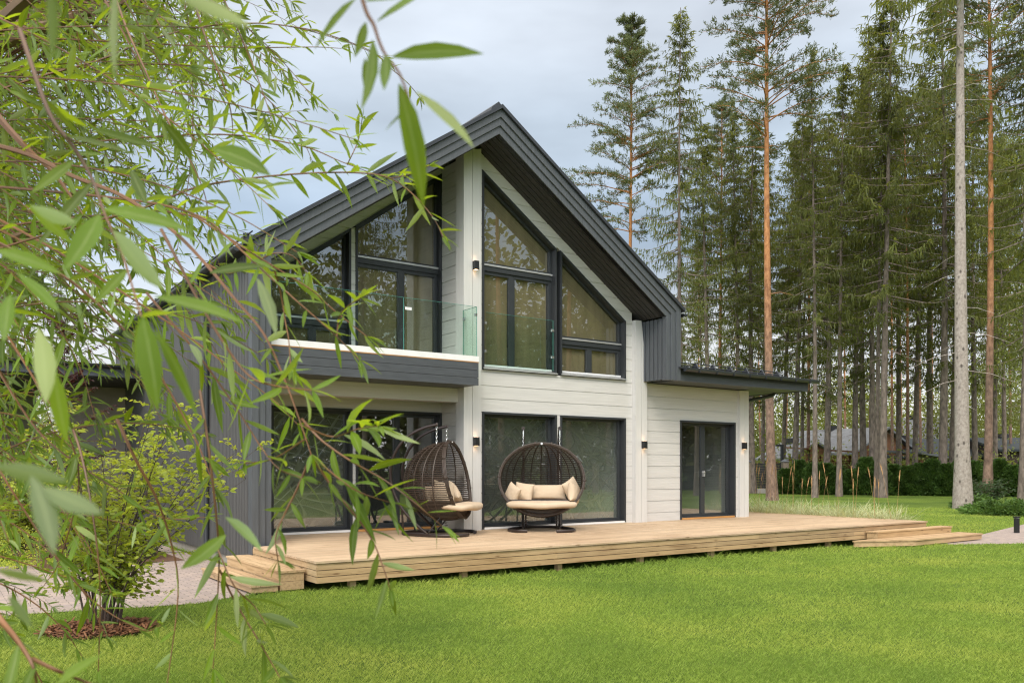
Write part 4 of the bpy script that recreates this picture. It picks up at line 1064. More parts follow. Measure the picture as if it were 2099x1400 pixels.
m = MB(); m.box(-.035,.035,-.035,.035,.3605,.3695); m.build('lens', M['whitemetal'], bo, local=True)
# carport and annex at the far left
cp = empty('carport', (-7.2,9.5,G), 'dark low carport roof on white posts seen through the leaves left of the house', 'carport')
m = MB(); m.box(-15,-4.8,6.6,13,3.22,3.50); m.build('roof', M['char'], cp)
m = MB()
for i in range(40): m.box(-14.9,-4.9,6.66+i*.155,6.66+i*.155+.145,3.19,3.219)
m.build('soffit', M['soffit'], cp)
m = MB(); gutter(m,(-15,6.52,3.48),(-4.85,6.52,3.48),.07); m.build('gutter', M['metal'], cp, smooth=True)
for x,y in ((-6.6,6.9),(-8.8,6.9),(-11.5,6.9)):
    m = MB(); m.box(x-.07,x+.07,y-.07,y+.07,G,3.19); m.build('post', M['post'], cp)
m = MB(); m.box(-6.4,-4.8,9.0,9.2,G,3.19); m.box(-15,-6.4,12.8,13,G,3.19); m.build('wall', M['greenwall'], cp)
m = MB(); m.box(-15,-4.8,9.2,9.4,3.50,3.6); 

# ================================================================== SHRUBS AND OTHER PLANTS
def leafy(mat, P, A, Lr, Wr, parent, rs, up=.6, T_=(0,.3,.65,1), prof=(.15,.95,.85,.05), bend=-.2, name='crown', cols=3, fold=.35):
    n = len(P); nr = np.tile([0,0,1.],(n,1))*up+rs.randn(n,3)*.55
    V,Q = blades(np.array(P),np.array(A),nr,rs.uniform(*Lr,n),rs.uniform(*Wr,n),T_,prof,np.stack([np.zeros(n),np.zeros(n),rs.uniform(bend*1.5,bend*.3,n)],1),fold,cols)
    return arr_mesh(name, V, Q, mat, parent, local=True)
def shrub(name, loc, label, cat, h, w, nst, leafm, Lr, Wr, seed, per=16, step=.09, lean=.55, stemr=.010, start=.25, group=None, twigl=(.18,.5)):
    rs = np.random.RandomState(seed); e = empty(name, loc, label, cat, group); mb = MB(); P,A = [],[]
    for k in range(nst):
        az = rs.uniform(0,6.283); out = rs.uniform(.15,1)*w*.5; hh = h*rs.uniform(.65,1.05)*(1-.25*(out/(w*.5))**2)
        d = np.array([math.cos(az),math.sin(az),0]); m = 14; pts = []
        jit = rs.randn(2)*.05; b0 = d*rs.uniform(.02,.12)*w*.5
        for i in range(m+1):
            s = i/m; pts.append(b0+d*out*(s**1.5)*lean/.55+np.array([jit[0]*math.sin(3*s),jit[1]*math.sin(4*s),hh*s]))
        mb.tube(pts, np.linspace(stemr*rs.uniform(.8,1.3),.002,m+1), 5)
        for i in range(int(m*start), m+1):
            for _ in range(2):
                a2 = rs.uniform(0,6.283); l2 = rs.uniform(*twigl)*(1.15-.5*i/m); t = np.array([math.cos(a2),math.sin(a2),rs.uniform(-.05,.7)]); t /= np.linalg.norm(t)
                q0 = np.array(pts[i]); mb.tube([q0,q0+t*l2*.5+np.array([0,0,.01]),q0+t*l2],[.0035,.0025,.0012],3)
                sd_ = np.cross(t,[0,0,1]); s = .15; sg_ = 1
                while s < 1.02:
                    sg_ = -sg_
                    for r_ in range(1 if per < 12 else 2):
                        P.append(q0+t*l2*s+rs.randn(3)*.008); A.append(t*rs.uniform(.2,.8)+sd_*sg_*rs.uniform(.3,1)+np.array([0,0,rs.uniform(-.35,.35)]))
                    s += step/l2*rs.uniform(.5,.9)
    mb.build('stem', M['stem'], e, local=True, smooth=True)
    leafy(leafm, P, A, Lr, Wr, e, rs); return e
def gpt(px,py): 
    d = FPX*(1.2-G)/(py-HOR); return on_ground(px,d)
b0 = gpt(205,1290)
shrub('yellow_leaved_shrub', b0, 'tall multi stemmed shrub with yellow green leaves in a round bark mulch patch', 'shrub', 2.5, 3.0, 26, M['yellowleaf'], (.048,.080), (.026,.042), 31, per=16, step=.085, start=.28, stemr=.010)
mul = MB(); rs = np.random.RandomState(5); n = 48
ring_ = [(b0[0]+.50*(1+.08*math.sin(3*i*.13+1))*math.cos(2*math.pi*i/n), b0[1]+.50*(1+.08*math.sin(5*i*.13))*math.sin(2*math.pi*i/n)) for i in range(n)]
mul.add([(x,y,G+.005) for x,y in ring_]+[(b0[0],b0[1],G+.06)], [(i,(i+1)%n,n) for i in range(n)])
mo = mul.build('mulch_bed', M['dark']); tag(mo, kind='structure')
M['bark'] = board_mat('red_bark_chips',(.17,.066,.028),(.26,.12,.055),(.10,.042,.024),(9,9,9),.85,False)
n = 2600; a = rs.uniform(0,6.283,n); rr = .52*np.sqrt(rs.uniform(0,1,n)); P = np.stack([b0[0]+rr*np.cos(a),b0[1]+rr*np.sin(a),G+.012+.05*(1-rr/.52)+rs.uniform(0,.02,n)],1)
A = rs.randn(n,3)*np.array([1,1,.22]); V,Q = blades(P,A,np.tile([0,0,1.],(n,1))+rs.randn(n,3)*.4,rs.uniform(.025,.075,n),rs.uniform(.010,.022,n),[0,.5,1],[.8,1,.6])
tag(arr_mesh('bark_mulch', V, Q, M['bark']), kind='stuff')
for x,y,h,w,sd,lab in ((-6.4,2.3,1.9,1.7,32,'yellow green shrub before the dark siding near the downpipe'),(-8.2,3.2,2.0,2.0,33,'bushy yellow shrub before the carport soffit at the left edge'),(-7.4,5.2,2.1,1.8,34,'yellow green shrub between the carport post and the maple')):
    shrub('yellow_leaved_shrub',(x,y,G),lab,'shrub',h,w,18,M['yellowleaf'],(.05,.08),(.026,.040),sd,step=.085,start=.12)
for x,y,r_,sd,lab,lm,nm in ((-5.75,2.2,.33,41,'small clipped dark green ball shrub in the bed beside the siding','boxleaf','box_ball'),(-6.9,1.9,.42,42,'low dark maroon shrub in the bed left of the green ball','redleaf','maroon_shrub'),(-7.7,1.7,.40,43,'low green shrub at the front corner of the planting bed','yellowleaf','low_shrub')):
    rs = np.random.RandomState(sd); n = 1500; v = rs.randn(n,3); v /= np.linalg.norm(v,axis=1,keepdims=True); v[:,2] = v[:,2]*.85
    e = empty(nm,(x,y,G+r_*.8),lab,'shrub'); leafy(M[lm], v*r_*rs.uniform(.72,1.05,(n,1)), v+rs.randn(n,3)*.6, (.022,.04),(.012,.02), e, rs)
    m = MB(); m.tube([(0,0,-r_*.85),(0,0,r_*.3)],[.02,.008],5); m.build('stem', M['stem'], e, local=True)
# maroon maple
mp0 = (-6.75,4.1,G); rs = np.random.RandomState(51); e = empty('maroon_maple', mp0, 'slender young maple with dark maroon leaves before the carport wall', 'maple'); mb = MB(); P,A = [],[]
mb.tube([(0,0,0),(.05,.02,1.2),(.02,0,2.6),(0,.05,4.6)],[.035,.028,.02,.006],7)
for i in range(46):
    z = rs.uniform(1.4,4.5); az = rs.uniform(0,6.283); l = rs.uniform(.4,1.05)*(1.15-.6*(z-1.4)/3.1); d = np.array([math.cos(az),math.sin(az),.55])
    p = [np.array([.02,0,z]), np.array([.02,0,z])+d*l*.5+np.array([0,0,.03]), np.array([.02,0,z])+d*l]; mb.tube(p,[.010,.006,.002],4)
    for s in np.arange(.25,1.05,.09):
        for _ in range(2):
            q = p[0]+(p[2]-p[0])*s; a2 = rs.uniform(0,6.283)
            for lobe in (-.7,0,.7): P.append(q+np.array([0,0,-.02])); A.append(np.array([math.cos(a2+lobe),math.sin(a2+lobe),-.35]))
mb.build('trunk', M['stem'], e, local=True, smooth=True); leafy(M['redleaf'],P,A,(.05,.085),(.022,.036),e,rs)
# arborvitae hedge: single shrubs in a row
def thuja(seed, h, w):
    rs = np.random.RandomState(seed); n = 3800; z = rs.uniform(0,1,n)**.9; a = rs.uniform(0,6.283,n); lump = 1+.34*np.sin(a*4+seed)*np.sin(z*11+seed)+.12*rs.randn(n)
    r_ = w*.5*(1-.75*z**2.2)*lump*rs.uniform(.6,1.02,n)**.5; P = np.stack([r_*np.cos(a),r_*np.sin(a),z*h],1)
    A = np.stack([np.cos(a),np.sin(a),rs.uniform(.2,1.6,n)],1)+rs.randn(n,3)*.35
    e = empty('arborvitae_shrub',(0,0,0)); leafy(M['thuja'],P,A,(.12,.26),(.05,.10),e,rs,.2,(0,.4,.8,1),(.3,1,.8,.2),-.1,'foliage',2,0)
    m = MB(); m.tube([(0,0,-.05),(0,0,h*.8)],[.05,.015],5); m.build('stem', M['stem'], e, local=True); return e
TH = [thuja(s,1.95,1.25) for s in (61,62,63)]; TK = [[c for c in bpy.data.objects if c.parent==o] for o in TH]; usedt = set()
px = 1612.; k = 0; rs = np.random.RandomState(7)
words = ['first','second','third','fourth','fifth','sixth','seventh','eighth','ninth','tenth','eleventh','twelfth','thirteenth','fourteenth','fifteenth','sixteenth','seventeenth','eighteenth','nineteenth','twentieth']
words += ['twenty-'+w for w in words[:9]]
while px < 2130:
    d = 52.5-(px-1612)*.010; j = k % 3; h = rs.uniform(.74,1.14); loc = on_ground(px,d+rs.uniform(-.3,.3))
    if j not in usedt: c = TH[j]; usedt.add(j); c.location = loc; c.scale = (1,1,h); c.rotation_euler.z = k
    else: c = copy_tree(TH[j],TK[j],loc,(0,0,k*1.7),(rs.uniform(.9,1.15),rs.uniform(.9,1.15),h))
    tag(c, f'dark green arborvitae shrub of the hedge, {words[k]} counted rightward from the brick pillar', 'hedge shrub', 'arborvitae shrubs of the hedge'); px += rs.uniform(24,31); k += 1
# ornamental reed grass behind the deck
def reed(seed):
    rs = np.random.RandomState(seed); n = 420; a = rs.uniform(0,6.283,n); P = np.stack([rs.randn(n)*.10,rs.randn(n)*.10,np.zeros(n)],1)
    A = np.stack([np.cos(a)*rs.uniform(.05,.55,n),np.sin(a)*rs.uniform(.05,.55,n),np.ones(n)],1); L_ = rs.uniform(.55,1.05,n)
    out_ = np.stack([np.cos(a),np.sin(a),np.zeros(n)],1)*rs.uniform(.1,.5,(n,1)); out_[:,2] = -rs.uniform(.15,.7,n)
    e = empty('reed_grass_clump',(0,0,0)); V,Q = blades(P,A,np.stack([np.cos(a),np.sin(a),np.zeros(n)],1)+rs.randn(n,3)*.3,L_,rs.uniform(.008,.014,n),[0,.3,.6,.85,1],[.8,1,.8,.5,.05],out_)
    arr_mesh('leaf_tuft',V,Q,M['reedleaf'],e,local=True)['kind'] = 'stuff'
    for i in range(rs.randint(1,4)):
        az = rs.uniform(0,6.283); ln = rs.uniform(.0,.22); h = rs.uniform(1.05,1.5); d = np.array([math.cos(az),math.sin(az),0]); tip = d*ln*h+np.array([0,0,h]); bs = d*.05
        m = MB(); m.tube([bs,(bs+tip)/2-d*.02,tip],[.004,.003,.002],4); st_ = m.build('stalk', M['plume'], e, local=True)
        m = MB(); dr = (tip-bs)/np.linalg.norm(tip-bs); m.tube([tip-dr*.02,tip+dr*.05,tip+dr*.14+d*.01,tip+dr*.26+d*.03],[.003,.011,.010,.002],6)
        for q in range(26):
            s = rs.uniform(0,.24); v = rs.randn(3)*.5+dr; v /= np.linalg.norm(v); m.tube([tip+dr*s,tip+dr*s+v*rs.uniform(.015,.035)],[.003,.001],3)
        m.build('plume', M['plume'], st_, local=True)
    return e
RG = [reed(s) for s in (71,72,73,74)]
def fam(o): return [(c,[g for g in bpy.data.objects if g.parent==c]) for c in bpy.data.objects if c.parent==o]
RK = [fam(o) for o in RG]; usedr = set(); rs = np.random.RandomState(9)
spots = [(9.97+.15*rs.randn()*.5, y) for y in np.arange(-2.6,8.5,.52)]+[(10.5+.2*rs.randn()*.5, y) for y in np.arange(-1.8,9.5,.62)]
for i,(x,y) in enumerate(spots):
    j = i % 4; s = rs.uniform(.85,1.2)
    if j not in usedr: c = RG[j]; usedr.add(j); c.location = (x,y,G); c.rotation_euler.z = i
    else:
        c = RG[j].copy(); COL.objects.link(c); c.location = (x,y,G); c.rotation_euler = (0,0,i*1.3); c.scale = (s,s,s)
        for ch,gs in RK[j]:
            dd_ = ch.copy(); COL.objects.link(dd_); dd_.parent = c
            for g_ in gs: h_ = g_.copy(); COL.objects.link(h_); h_.parent = dd_
    tag(c, 'clump of pale striped reed grass with tan plumes beside the right deck edge', 'ornamental grass', 'reed grass clumps along the deck')
# rhododendron and spreading junipers right
shrub('rhododendron_shrub', on_ground(2032,35), 'low rhododendron with dark glossy leaves at the foot of the orange pine', 'shrub', 1.1, 2.2, 22, M['broad'], (.09,.14), (.03,.045), 81, per=8, step=.10, start=.3)
for px,d,w,sd,lab in ((2000,33.5,1.5,91,'small spreading juniper touching the thick pale trunk'),(2055,29.5,2.4,92,'wide feathery spreading juniper left of the bollard lamp'),(2110,29,2.4,93,'spreading juniper at the right edge above the bollard lamp')):
    rs = np.random.RandomState(sd); n = 2600; a = rs.uniform(0,6.283,n); r_ = w*.5*np.sqrt(rs.uniform(0,1,n)); lump = .75+.35*np.sin(a*4+r_*5)
    P = np.stack([r_*np.cos(a)*1.2,r_*np.sin(a),(.10+.42*(1-(r_/(w*.5))**2)*lump)*rs.uniform(.4,1,n)],1); A = np.stack([np.cos(a),np.sin(a),rs.uniform(.1,.9,n)],1)+rs.randn(n,3)*.3
    e = empty('spreading_juniper', on_ground(px,d), lab, 'juniper'); leafy(M['juniper'],P,A,(.14,.30),(.03,.06),e,rs,.4,(0,.4,.8,1),(.4,1,.7,.1),-.2,'foliage',2,0)
    m = MB()
    for q in range(5): az = q*1.26; m.tube([(0,0,0),(math.cos(az)*w*.2,math.sin(az)*w*.18,.15),(math.cos(az)*w*.42,math.sin(az)*w*.36,.2)],[.02,.014,.005],4)
    m.build('stem', M['stem'], e, local=True)
# birches with loose yellow green crowns at the right edge
def birch(loc, h, w, seed, label):
    rs = np.random.RandomState(seed); e = empty('birch_tree', loc, label, 'birch', 'birches at the right edge'); tb = MB(); P,A = [],[]
    ax_ = trunk_tube(tb,h,.16,.02,seed,bend=.5)
    for i in range(90):
        z = h*rs.uniform(.28,.99); t = (z/h-.28)/.72; l = w*.5*rs.uniform(.5,1.1)*(math.sin(math.pi*min(1,.18+.82*t))**.7)+.3; az = rs.uniform(0,6.283); d = np.array([math.cos(az),math.sin(az),0]); p0 = ax_(z); pts = [p0+d*l*q+np.array([0,0,l*(.55*q-.45*q*q)]) for q in np.linspace(0,1,7)]
        tb.tube(pts, np.linspace(.012+.008*l,.004,7), 4)
        for q in pts[2:]:
            for _ in range(5):
                v = rs.randn(3)*.35*l**.5; n_ = 7; c_ = q+v*.7+np.array([0,0,-.15])
                for _ in range(n_): P.append(c_+rs.randn(3)*.16); A.append(rs.randn(3)+np.array([0,0,-.5]))
    tb.build('trunk', M['palebark'], e, local=True, smooth=True); leafy(M['deciduous'],P,A,(.10,.18),(.06,.10),e,rs,.4,(0,.4,.8,1),(.3,1,.7,.05),-.2,'crown',2,0)
birch(on_ground(2105,48), 20, 6.5, 301, 'loose leafy birch with yellow green crown at the right edge')
birch(on_ground(2062,70), 19, 7, 302, 'farther birch between the orange pine and the right edge')
# undergrowth / far wood that reads as one mass
rs = np.random.RandomState(101); P = []; 
for px in np.arange(-250,2500,9):
    if 330 < px < 1380: continue
    for _ in range(6):
        d = rs.uniform(88,140); c = on_ground(px+rs.uniform(-8,8),d); hh = rs.uniform(2,13)*(1.2 if px > 1300 else .9); n = int(40+hh*14); q = rs.randn(n,3)*np.array([1.3,1.3,hh*.30]); q[:,2] += hh*.5; q[:,2] = np.maximum(q[:,2],0.1); P.append(c+q)
P = np.concatenate(P); n = len(P)
V,Q = blades(P,rs.randn(n,3),rs.randn(n,3),rs.uniform(.22,.50,n),rs.uniform(.12,.26,n),[0,.5,1],[.6,1,.2])
tag(arr_mesh('far_woods',V,Q,M['deciduous']), kind='stuff')
P = []
for px in np.arange(1540,2180,7):
    for _ in range(2):
        d = rs.uniform(56,74); c = on_ground(px+rs.uniform(-9,9),d); hh = rs.uniform(.6,3.4); n = int(24+hh*18); q = rs.randn(n,3)*np.array([.7,.7,hh*.30]); q[:,2] = np.maximum(q[:,2]+hh*.5,.1); P.append(c+q)
P = np.concatenate(P); n = len(P)
V,Q = blades(P,rs.randn(n,3),rs.randn(n,3),rs.uniform(.12,.30,n),rs.uniform(.07,.16,n),[0,.5,1],[.6,1,.2])
tag(arr_mesh('undergrowth',V,Q,M['deciduous']), kind='stuff')
P = []
for k in range(125):
    ang = rs.uniform(-.9,.42); d = rs.uniform(52,66); c = np.array([-9+d*math.sin(ang+.9)*1.0, -13-d*math.cos(ang+.9)*.9, G]); hh = rs.uniform(12,25); n = 520; q = rs.randn(n,3)*np.array([2.0,2.0,hh*.28]); q[:,2] = np.maximum(q[:,2]+hh*.5,.1); P.append(c+q)
P = np.concatenate(P); n = len(P)
V,Q = blades(P,rs.randn(n,3),rs.randn(n,3),rs.uniform(.5,1.0,n),rs.uniform(.25,.5,n),[0,.5,1],[.6,1,.2])
tag(arr_mesh('near_side_woods',V,Q,M['spruce']), kind='stuff')
# ================================================================== WILLOW IN FRONT OF THE CAMERA
rs = np.random.RandomState(2024)
FW = np.array([math.sin(YAW), math.cos(YAW), 0.]); RT = np.array([math.cos(YAW), -math.sin(YAW), 0.])
def cr_path(p, k=10):
    p = np.array(p,float); q = np.vstack([2*p[0]-p[1],p,2*p[-1]-p[-2]]); o = []
    for i in range(1,len(q)-2):
        for j in range(k):
            t = j/k; a,b,c,d = q[i-1],q[i],q[i+1],q[i+2]
            o.append(.5*((2*b)+(c-a)*t+(2*a-5*b+4*c-d)*t*t+(3*b-a-3*c+d)*t**3))
    o.append(q[-2]); return np.array(o)
wroot = CAM+RT*-2.9+FW*2.7; wroot[2] = G
willow = empty('willow_tree', wroot, 'willow with long drooping leafy shoots hanging close before the camera on the left', 'willow')
wt = MB(); tw = MB(); sh_ = MB()
wt.tube([wroot+np.array([0,0,-.05]),wroot+np.array([.02,.03,.7]),wroot+np.array([-.05,.0,1.5])],[.13,.10,.085],10)
NODES = []
for k,(a,b,c) in enumerate((((.3,.2,2.0),(.9,.3,3.0),(1.7,.2,3.6)),((.2,-.3,2.0),(.8,-.7,2.7),(1.5,-1.0,3.0)),((-.2,.4,2.2),(.5,.9,3.3),(1.2,1.5,4.0)),((.3,0,1.6),(.7,-.1,2.1),(1.15,-.2,2.3)),((.15,.3,1.7),(.55,.6,2.3),(.95,1.0,2.7)),((.2,-.2,1.3),(.6,-.4,1.5),(1.0,-.6,1.5)))):
    f_ = lambda v: wroot+RT*v[0]+FW*v[1]+np.array([0,0,v[2]])
    pts = cr_path([f_((-.05,0,1.2)),f_(a),f_(b),f_(c)],6); wt.tube(pts, np.linspace(.055,.016,len(pts)), 7); NODES += list(pts[6:])
NODES = np.array(NODES)
wt.build('trunk', M['willowbark'], willow, smooth=True)
LP,LA,LN,LL,LW,LB = [],[],[],[],[],[]
def put_leaf(q, a, nrm, l, w, b): LP.append(q); LA.append(a); LN.append(nrm); LL.append(l); LW.append(w); LB.append(b)
def twig(px_pts, d0, d1, r0=.0028, leaf=(.06,.10), step=.030, start=.12, join=True, bare=0, dens=1.0, end_l=.75):
    pp = cr_path(px_pts,10); n = len(pp); ds = np.linspace(d0,d1,n)+.04*np.sin(np.linspace(0,5,n)+rs.uniform(0,6)); P = np.array([at_depth(x,y,d) for (x,y),d in zip(pp,ds)])
    tw.tube(P[::2] if n > 24 else P, np.linspace(r0,.0011,len(P[::2] if n > 24 else P)), 5)
    if join and (px_pts[0][0] < 0 or px_pts[0][1] < 0):
        b = NODES[np.argmin(((NODES-P[0])**2).sum(1))]; t0 = P[0]-P[3]; t0 /= np.linalg.norm(t0)+1e-9; dist = np.linalg.norm(b-P[0])
        wt2 = cr_path([b,(b+P[0])/2+t0*.25*dist+np.array([0,0,.05*dist]),P[0]],6); tw.tube(wt2, np.linspace(max(r0*1.6,.005),r0,len(wt2)), 5)
    seg = np.linalg.norm(np.diff(P,axis=0),axis=1); S_ = np.concatenate([[0],np.cumsum(seg)]); tot = S_[-1]; s = tot*start; k = rs.randint(0,9)
    while s < tot:
        u = s/tot; i = min(n-2,np.searchsorted(S_,s)-1 if s > 0 else 0); q = P[i]+(P[i+1]-P[i])*((s-S_[i])/(seg[i]+1e-9)); t = (P[i+1]-P[i])/(seg[i]+1e-9)
        ph = k*2.4+rs.uniform(-.4,.4); k += 1; x = np.cross(t,[.1,.2,.97]); x /= np.linalg.norm(x)+1e-9; y = np.cross(t,x); o = x*math.cos(ph)+y*math.sin(ph)
        if rs.rand() < dens:
            a = t*rs.uniform(.5,1.2)+o*rs.uniform(.55,1.15)+np.array([0,0,-rs.uniform(-.22,.34)]); l = rs.uniform(*leaf)*1.0*(1-(1-end_l)*max(0,u-.7)/.3)*(.7+.5*min(1,u*3))
            put_leaf(q, a, np.array([0,0,1.])+rs.randn(3)*.7, l, l*rs.uniform(.145,.20), np.array([rs.randn()*.14,rs.randn()*.14,rs.uniform(-.30,.10)]))
        s += step*rs.uniform(.7,1.35)
    for _ in range(4): put_leaf(P[-1], (P[-1]-P[-3])*30+rs.randn(3)*.35, np.array([0,0,1.])+rs.randn(3)*.5, rs.uniform(*leaf)*.7, .011, np.array([0,0,-.2]))
    return P
TW = [
 ([(-80,150),(0,245),(60,310),(105,350),(140,395),(170,440)],2.2,2.0,.011,(.06,.09),.06,.3),
 ([(-60,285),(60,318),(150,362),(250,402),(350,470),(420,540),(480,612),(540,684),(580,770),(610,850),(638,932)],1.95,1.75,.0062,(.05,.08),.13,.1),
 ([(618,858),(660,903),(720,945),(790,985),(850,1030),(906,1078)],1.8,1.75,.0032,(.06,.095),.026,.05),
 ([(640,935),(665,975),(690,1010),(735,1065),(765,1110),(785,1160),(800,1208)],1.75,1.7,.0030,(.055,.09),.030,.10),
 ([(638,932),(610,1000),(585,1050),(565,1100),(570,1150)],1.78,1.74,.0028,(.05,.075),.028,.35),
 ([(622,872),(680,895),(730,880),(775,873)],1.78,1.72,.002,(.07,.10),.020,.3),
 ([(640,935),(700,985),(740,1010),(800,1030)],1.76,1.68,.002,(.07,.105),.020,.3),
 ([(625,900),(560,940),(500,950)],1.8,1.85,.0022,(.05,.075),.03,.1),
 ([(40,60),(100,230),(150,300),(190,370),(215,440),(250,520),(290,650)],1.15,1.0,.0032,(.06,.09),.075,.2),
 ([(225,-40),(260,60),(300,150),(340,240),(390,330),(420,400),(430,470)],2.6,2.5,.0042,(.06,.09),.05,.2),
 ([(385,-40),(425,90),(460,180),(475,240),(478,300)],2.6,2.6,.0040,(.05,.08),.05,.2),
 ([(-60,85),(100,80),(300,90),(500,98),(640,97),(700,100)],3.4,3.3,.0042,(.05,.08),.045,.1),
 ([(-60,170),(150,140),(350,133),(480,155),(560,215),(620,290),(640,330)],3.2,3.1,.0042,(.05,.085),.035,.1),
 ([(-60,205),(80,158),(200,125),(300,85),(420,55),(560,50),(690,80),(790,120)],3.0,3.2,.0050,(.05,.08),.035,.15),
 ([(560,50),(650,65),(760,105),(800,140),(835,170),(860,200)],3.1,3.1,.0022,(.04,.065),.040,.1),
 ([(200,290),(330,280),(480,277),(620,300),(700,332),(780,362)],2.9,2.8,.0036,(.06,.09),.034,.1),
 ([(712,338),(734,289),(743,240)],2.8,2.7,.002,(.06,.085),.018,.1),
 ([(-50,470),(120,450),(280,430),(400,385),(520,365),(640,355),(740,355),(800,366),(850,402),(890,450),(908,486)],2.5,2.35,.0040,(.06,.095),.026,.1),
 ([(800,366),(840,358),(880,340)],2.36,2.3,.0018,(.05,.07),.018,.1),
 ([(-40,380),(180,400),(330,420),(420,450),(480,500),(540,556),(600,610),(648,652),(690,690),(737,738)],2.1,1.95,.0036,(.055,.085),.034,.2),
 ([(-40,520),(250,440),(380,440),(440,470),(510,515),(570,552),(640,596),(682,634),(752,690)],2.2,2.05,.0034,(.055,.085),.040,.2),
 ([(560,545),(575,600),(585,660),(592,700),(596,760)],2.0,1.95,.0022,(.05,.075),.026,.3),
 ([(690,690),(700,640),(740,610)],1.98,1.9,.0018,(.05,.08),.022,.1),
 ([(-40,480),(0,500),(150,580),(300,730),(400,900),(440,1000)],2.0,1.9,.0048,(.06,.09),.05,.2),
 ([(-40,430),(90,500),(180,555),(290,625),(400,700),(480,760),(560,820),(610,870)],2.3,2.2,.0038,(.06,.09),.036,.2),
 ([(150,880),(167,934),(187,1034),(205,1200),(200,1420)],2.2,2.2,.0042,(.05,.08),.05,.1),
 ([(240,860),(277,940),(320,1020),(350,1110),(365,1217),(340,1420)],2.0,2.0,.0042,(.05,.085),.05,.1),
 ([(410,800),(430,935),(447,1100),(448,1187),(437,1370)],1.9,1.9,.0036,(.06,.09),.04,.1),
 ([(450,1167),(483,1234),(533,1317),(574,1388)],1.88,1.8,.0028,(.06,.09),.030,.3),
 ([(440,1110),(480,1200),(520,1240),(545,1280)],1.85,1.75,.002,(.07,.10),.022,.2),
 ([(-60,1180),(0,1267),(33,1307),(67,1364),(80,1430)],1.1,1.1,.0055,(.05,.08),.08,.2),
 ([(67,1350),(120,1375),(170,1395),(240,1420)],1.1,1.05,.003,(.06,.08),.05,.1),
 ([(-30,620),(60,760),(160,950),(127,1134),(90,1200)],2.4,2.4,.0034,(.05,.08),.045,.3),
 ([(-40,700),(60,860),(130,930),(250,1010),(330,1060),(420,1060)],2.5,2.4,.0034,(.06,.09),.036,.2),
 ([(-40,900),(40,1030),(100,1120),(190,1230),(290,1290),(330,1280)],2.3,2.2,.0030,(.06,.09),.04,.2),
 ([(420,540),(470,560),(520,540),(560,520),(600,525),(630,560)],2.2,2.1,.003,(.06,.09),.026,.2),
 ([(330,470),(420,640),(500,760),(560,790),(640,800)],1.7,1.55,.0034,(.07,.105),.026,.35),
 ([(300,600),(400,720),(480,830),(560,950),(620,980)],1.9,1.8,.003,(.06,.09),.032,.25),
]
for a in TW: twig(*a[:3], r0=a[3], leaf=a[4], step=a[5], start=a[6])
def xmax(y): return np.interp(y,[-100,0,100,200,300,400,450,520,600,700,760,850,950,1050,1150,1250,1400],[560,600,680,690,730,740,700,640,600,640,560,560,560,520,500,450,400])
def fill(n, xr, yr, dr, th, ln, curl, leaf=(.055,.095), step=.029):
    k = 0
    while k < n:
        x,y = rs.uniform(*xr),rs.uniform(*yr); d = rs.uniform(*dr); a = R(rs.uniform(*th)); l = rs.uniform(*ln)*2.6/d; c = R(rs.uniform(*curl)); pts = [(x,y)]
        for i in range(6):
            x += math.cos(a)*l/6; y += math.sin(a)*l/6; a += c/6; a = min(a,R(100)); pts.append((x,y))
        if any(q[0] > xmax(q[1]) for q in pts): continue
        twig(pts, d, d*rs.uniform(.88,1.08), r0=rs.uniform(.0022,.0040), leaf=leaf, step=step); k += 1
fill(105,(-330,-10),(-160,420),(2.4,5.6),(-30,25),(420,900),(5,75))
fill(48,(-80,440),(-140,-15),(2.6,5.6),(20,80),(250,560),(0,50))
fill(36,(-300,-10),(330,760),(2.2,4.8),(-25,35),(380,800),(10,80))
fill(20,(-260,-10),(640,1200),(2.4,4.6),(-35,45),(260,560),(10,80))
fill(34,(-300,-10),(250,950),(2.6,5.5),(-30,40),(200,430),(10,80))
fill(26,(-300,-10),(600,1250),(2.6,5.0),(-30,45),(200,440),(10,80))
# far shoots of the same tree, small and dense against the sky
fill(110,(-260,-10),(-120,480),(4.0,7.5),(-35,20),(700,1500),(10,90),(.05,.08),.032)
fill(26,(-60,440),(-120,-15),(4.2,7.0),(15,85),(500,1100),(0,50),(.05,.08),.040)
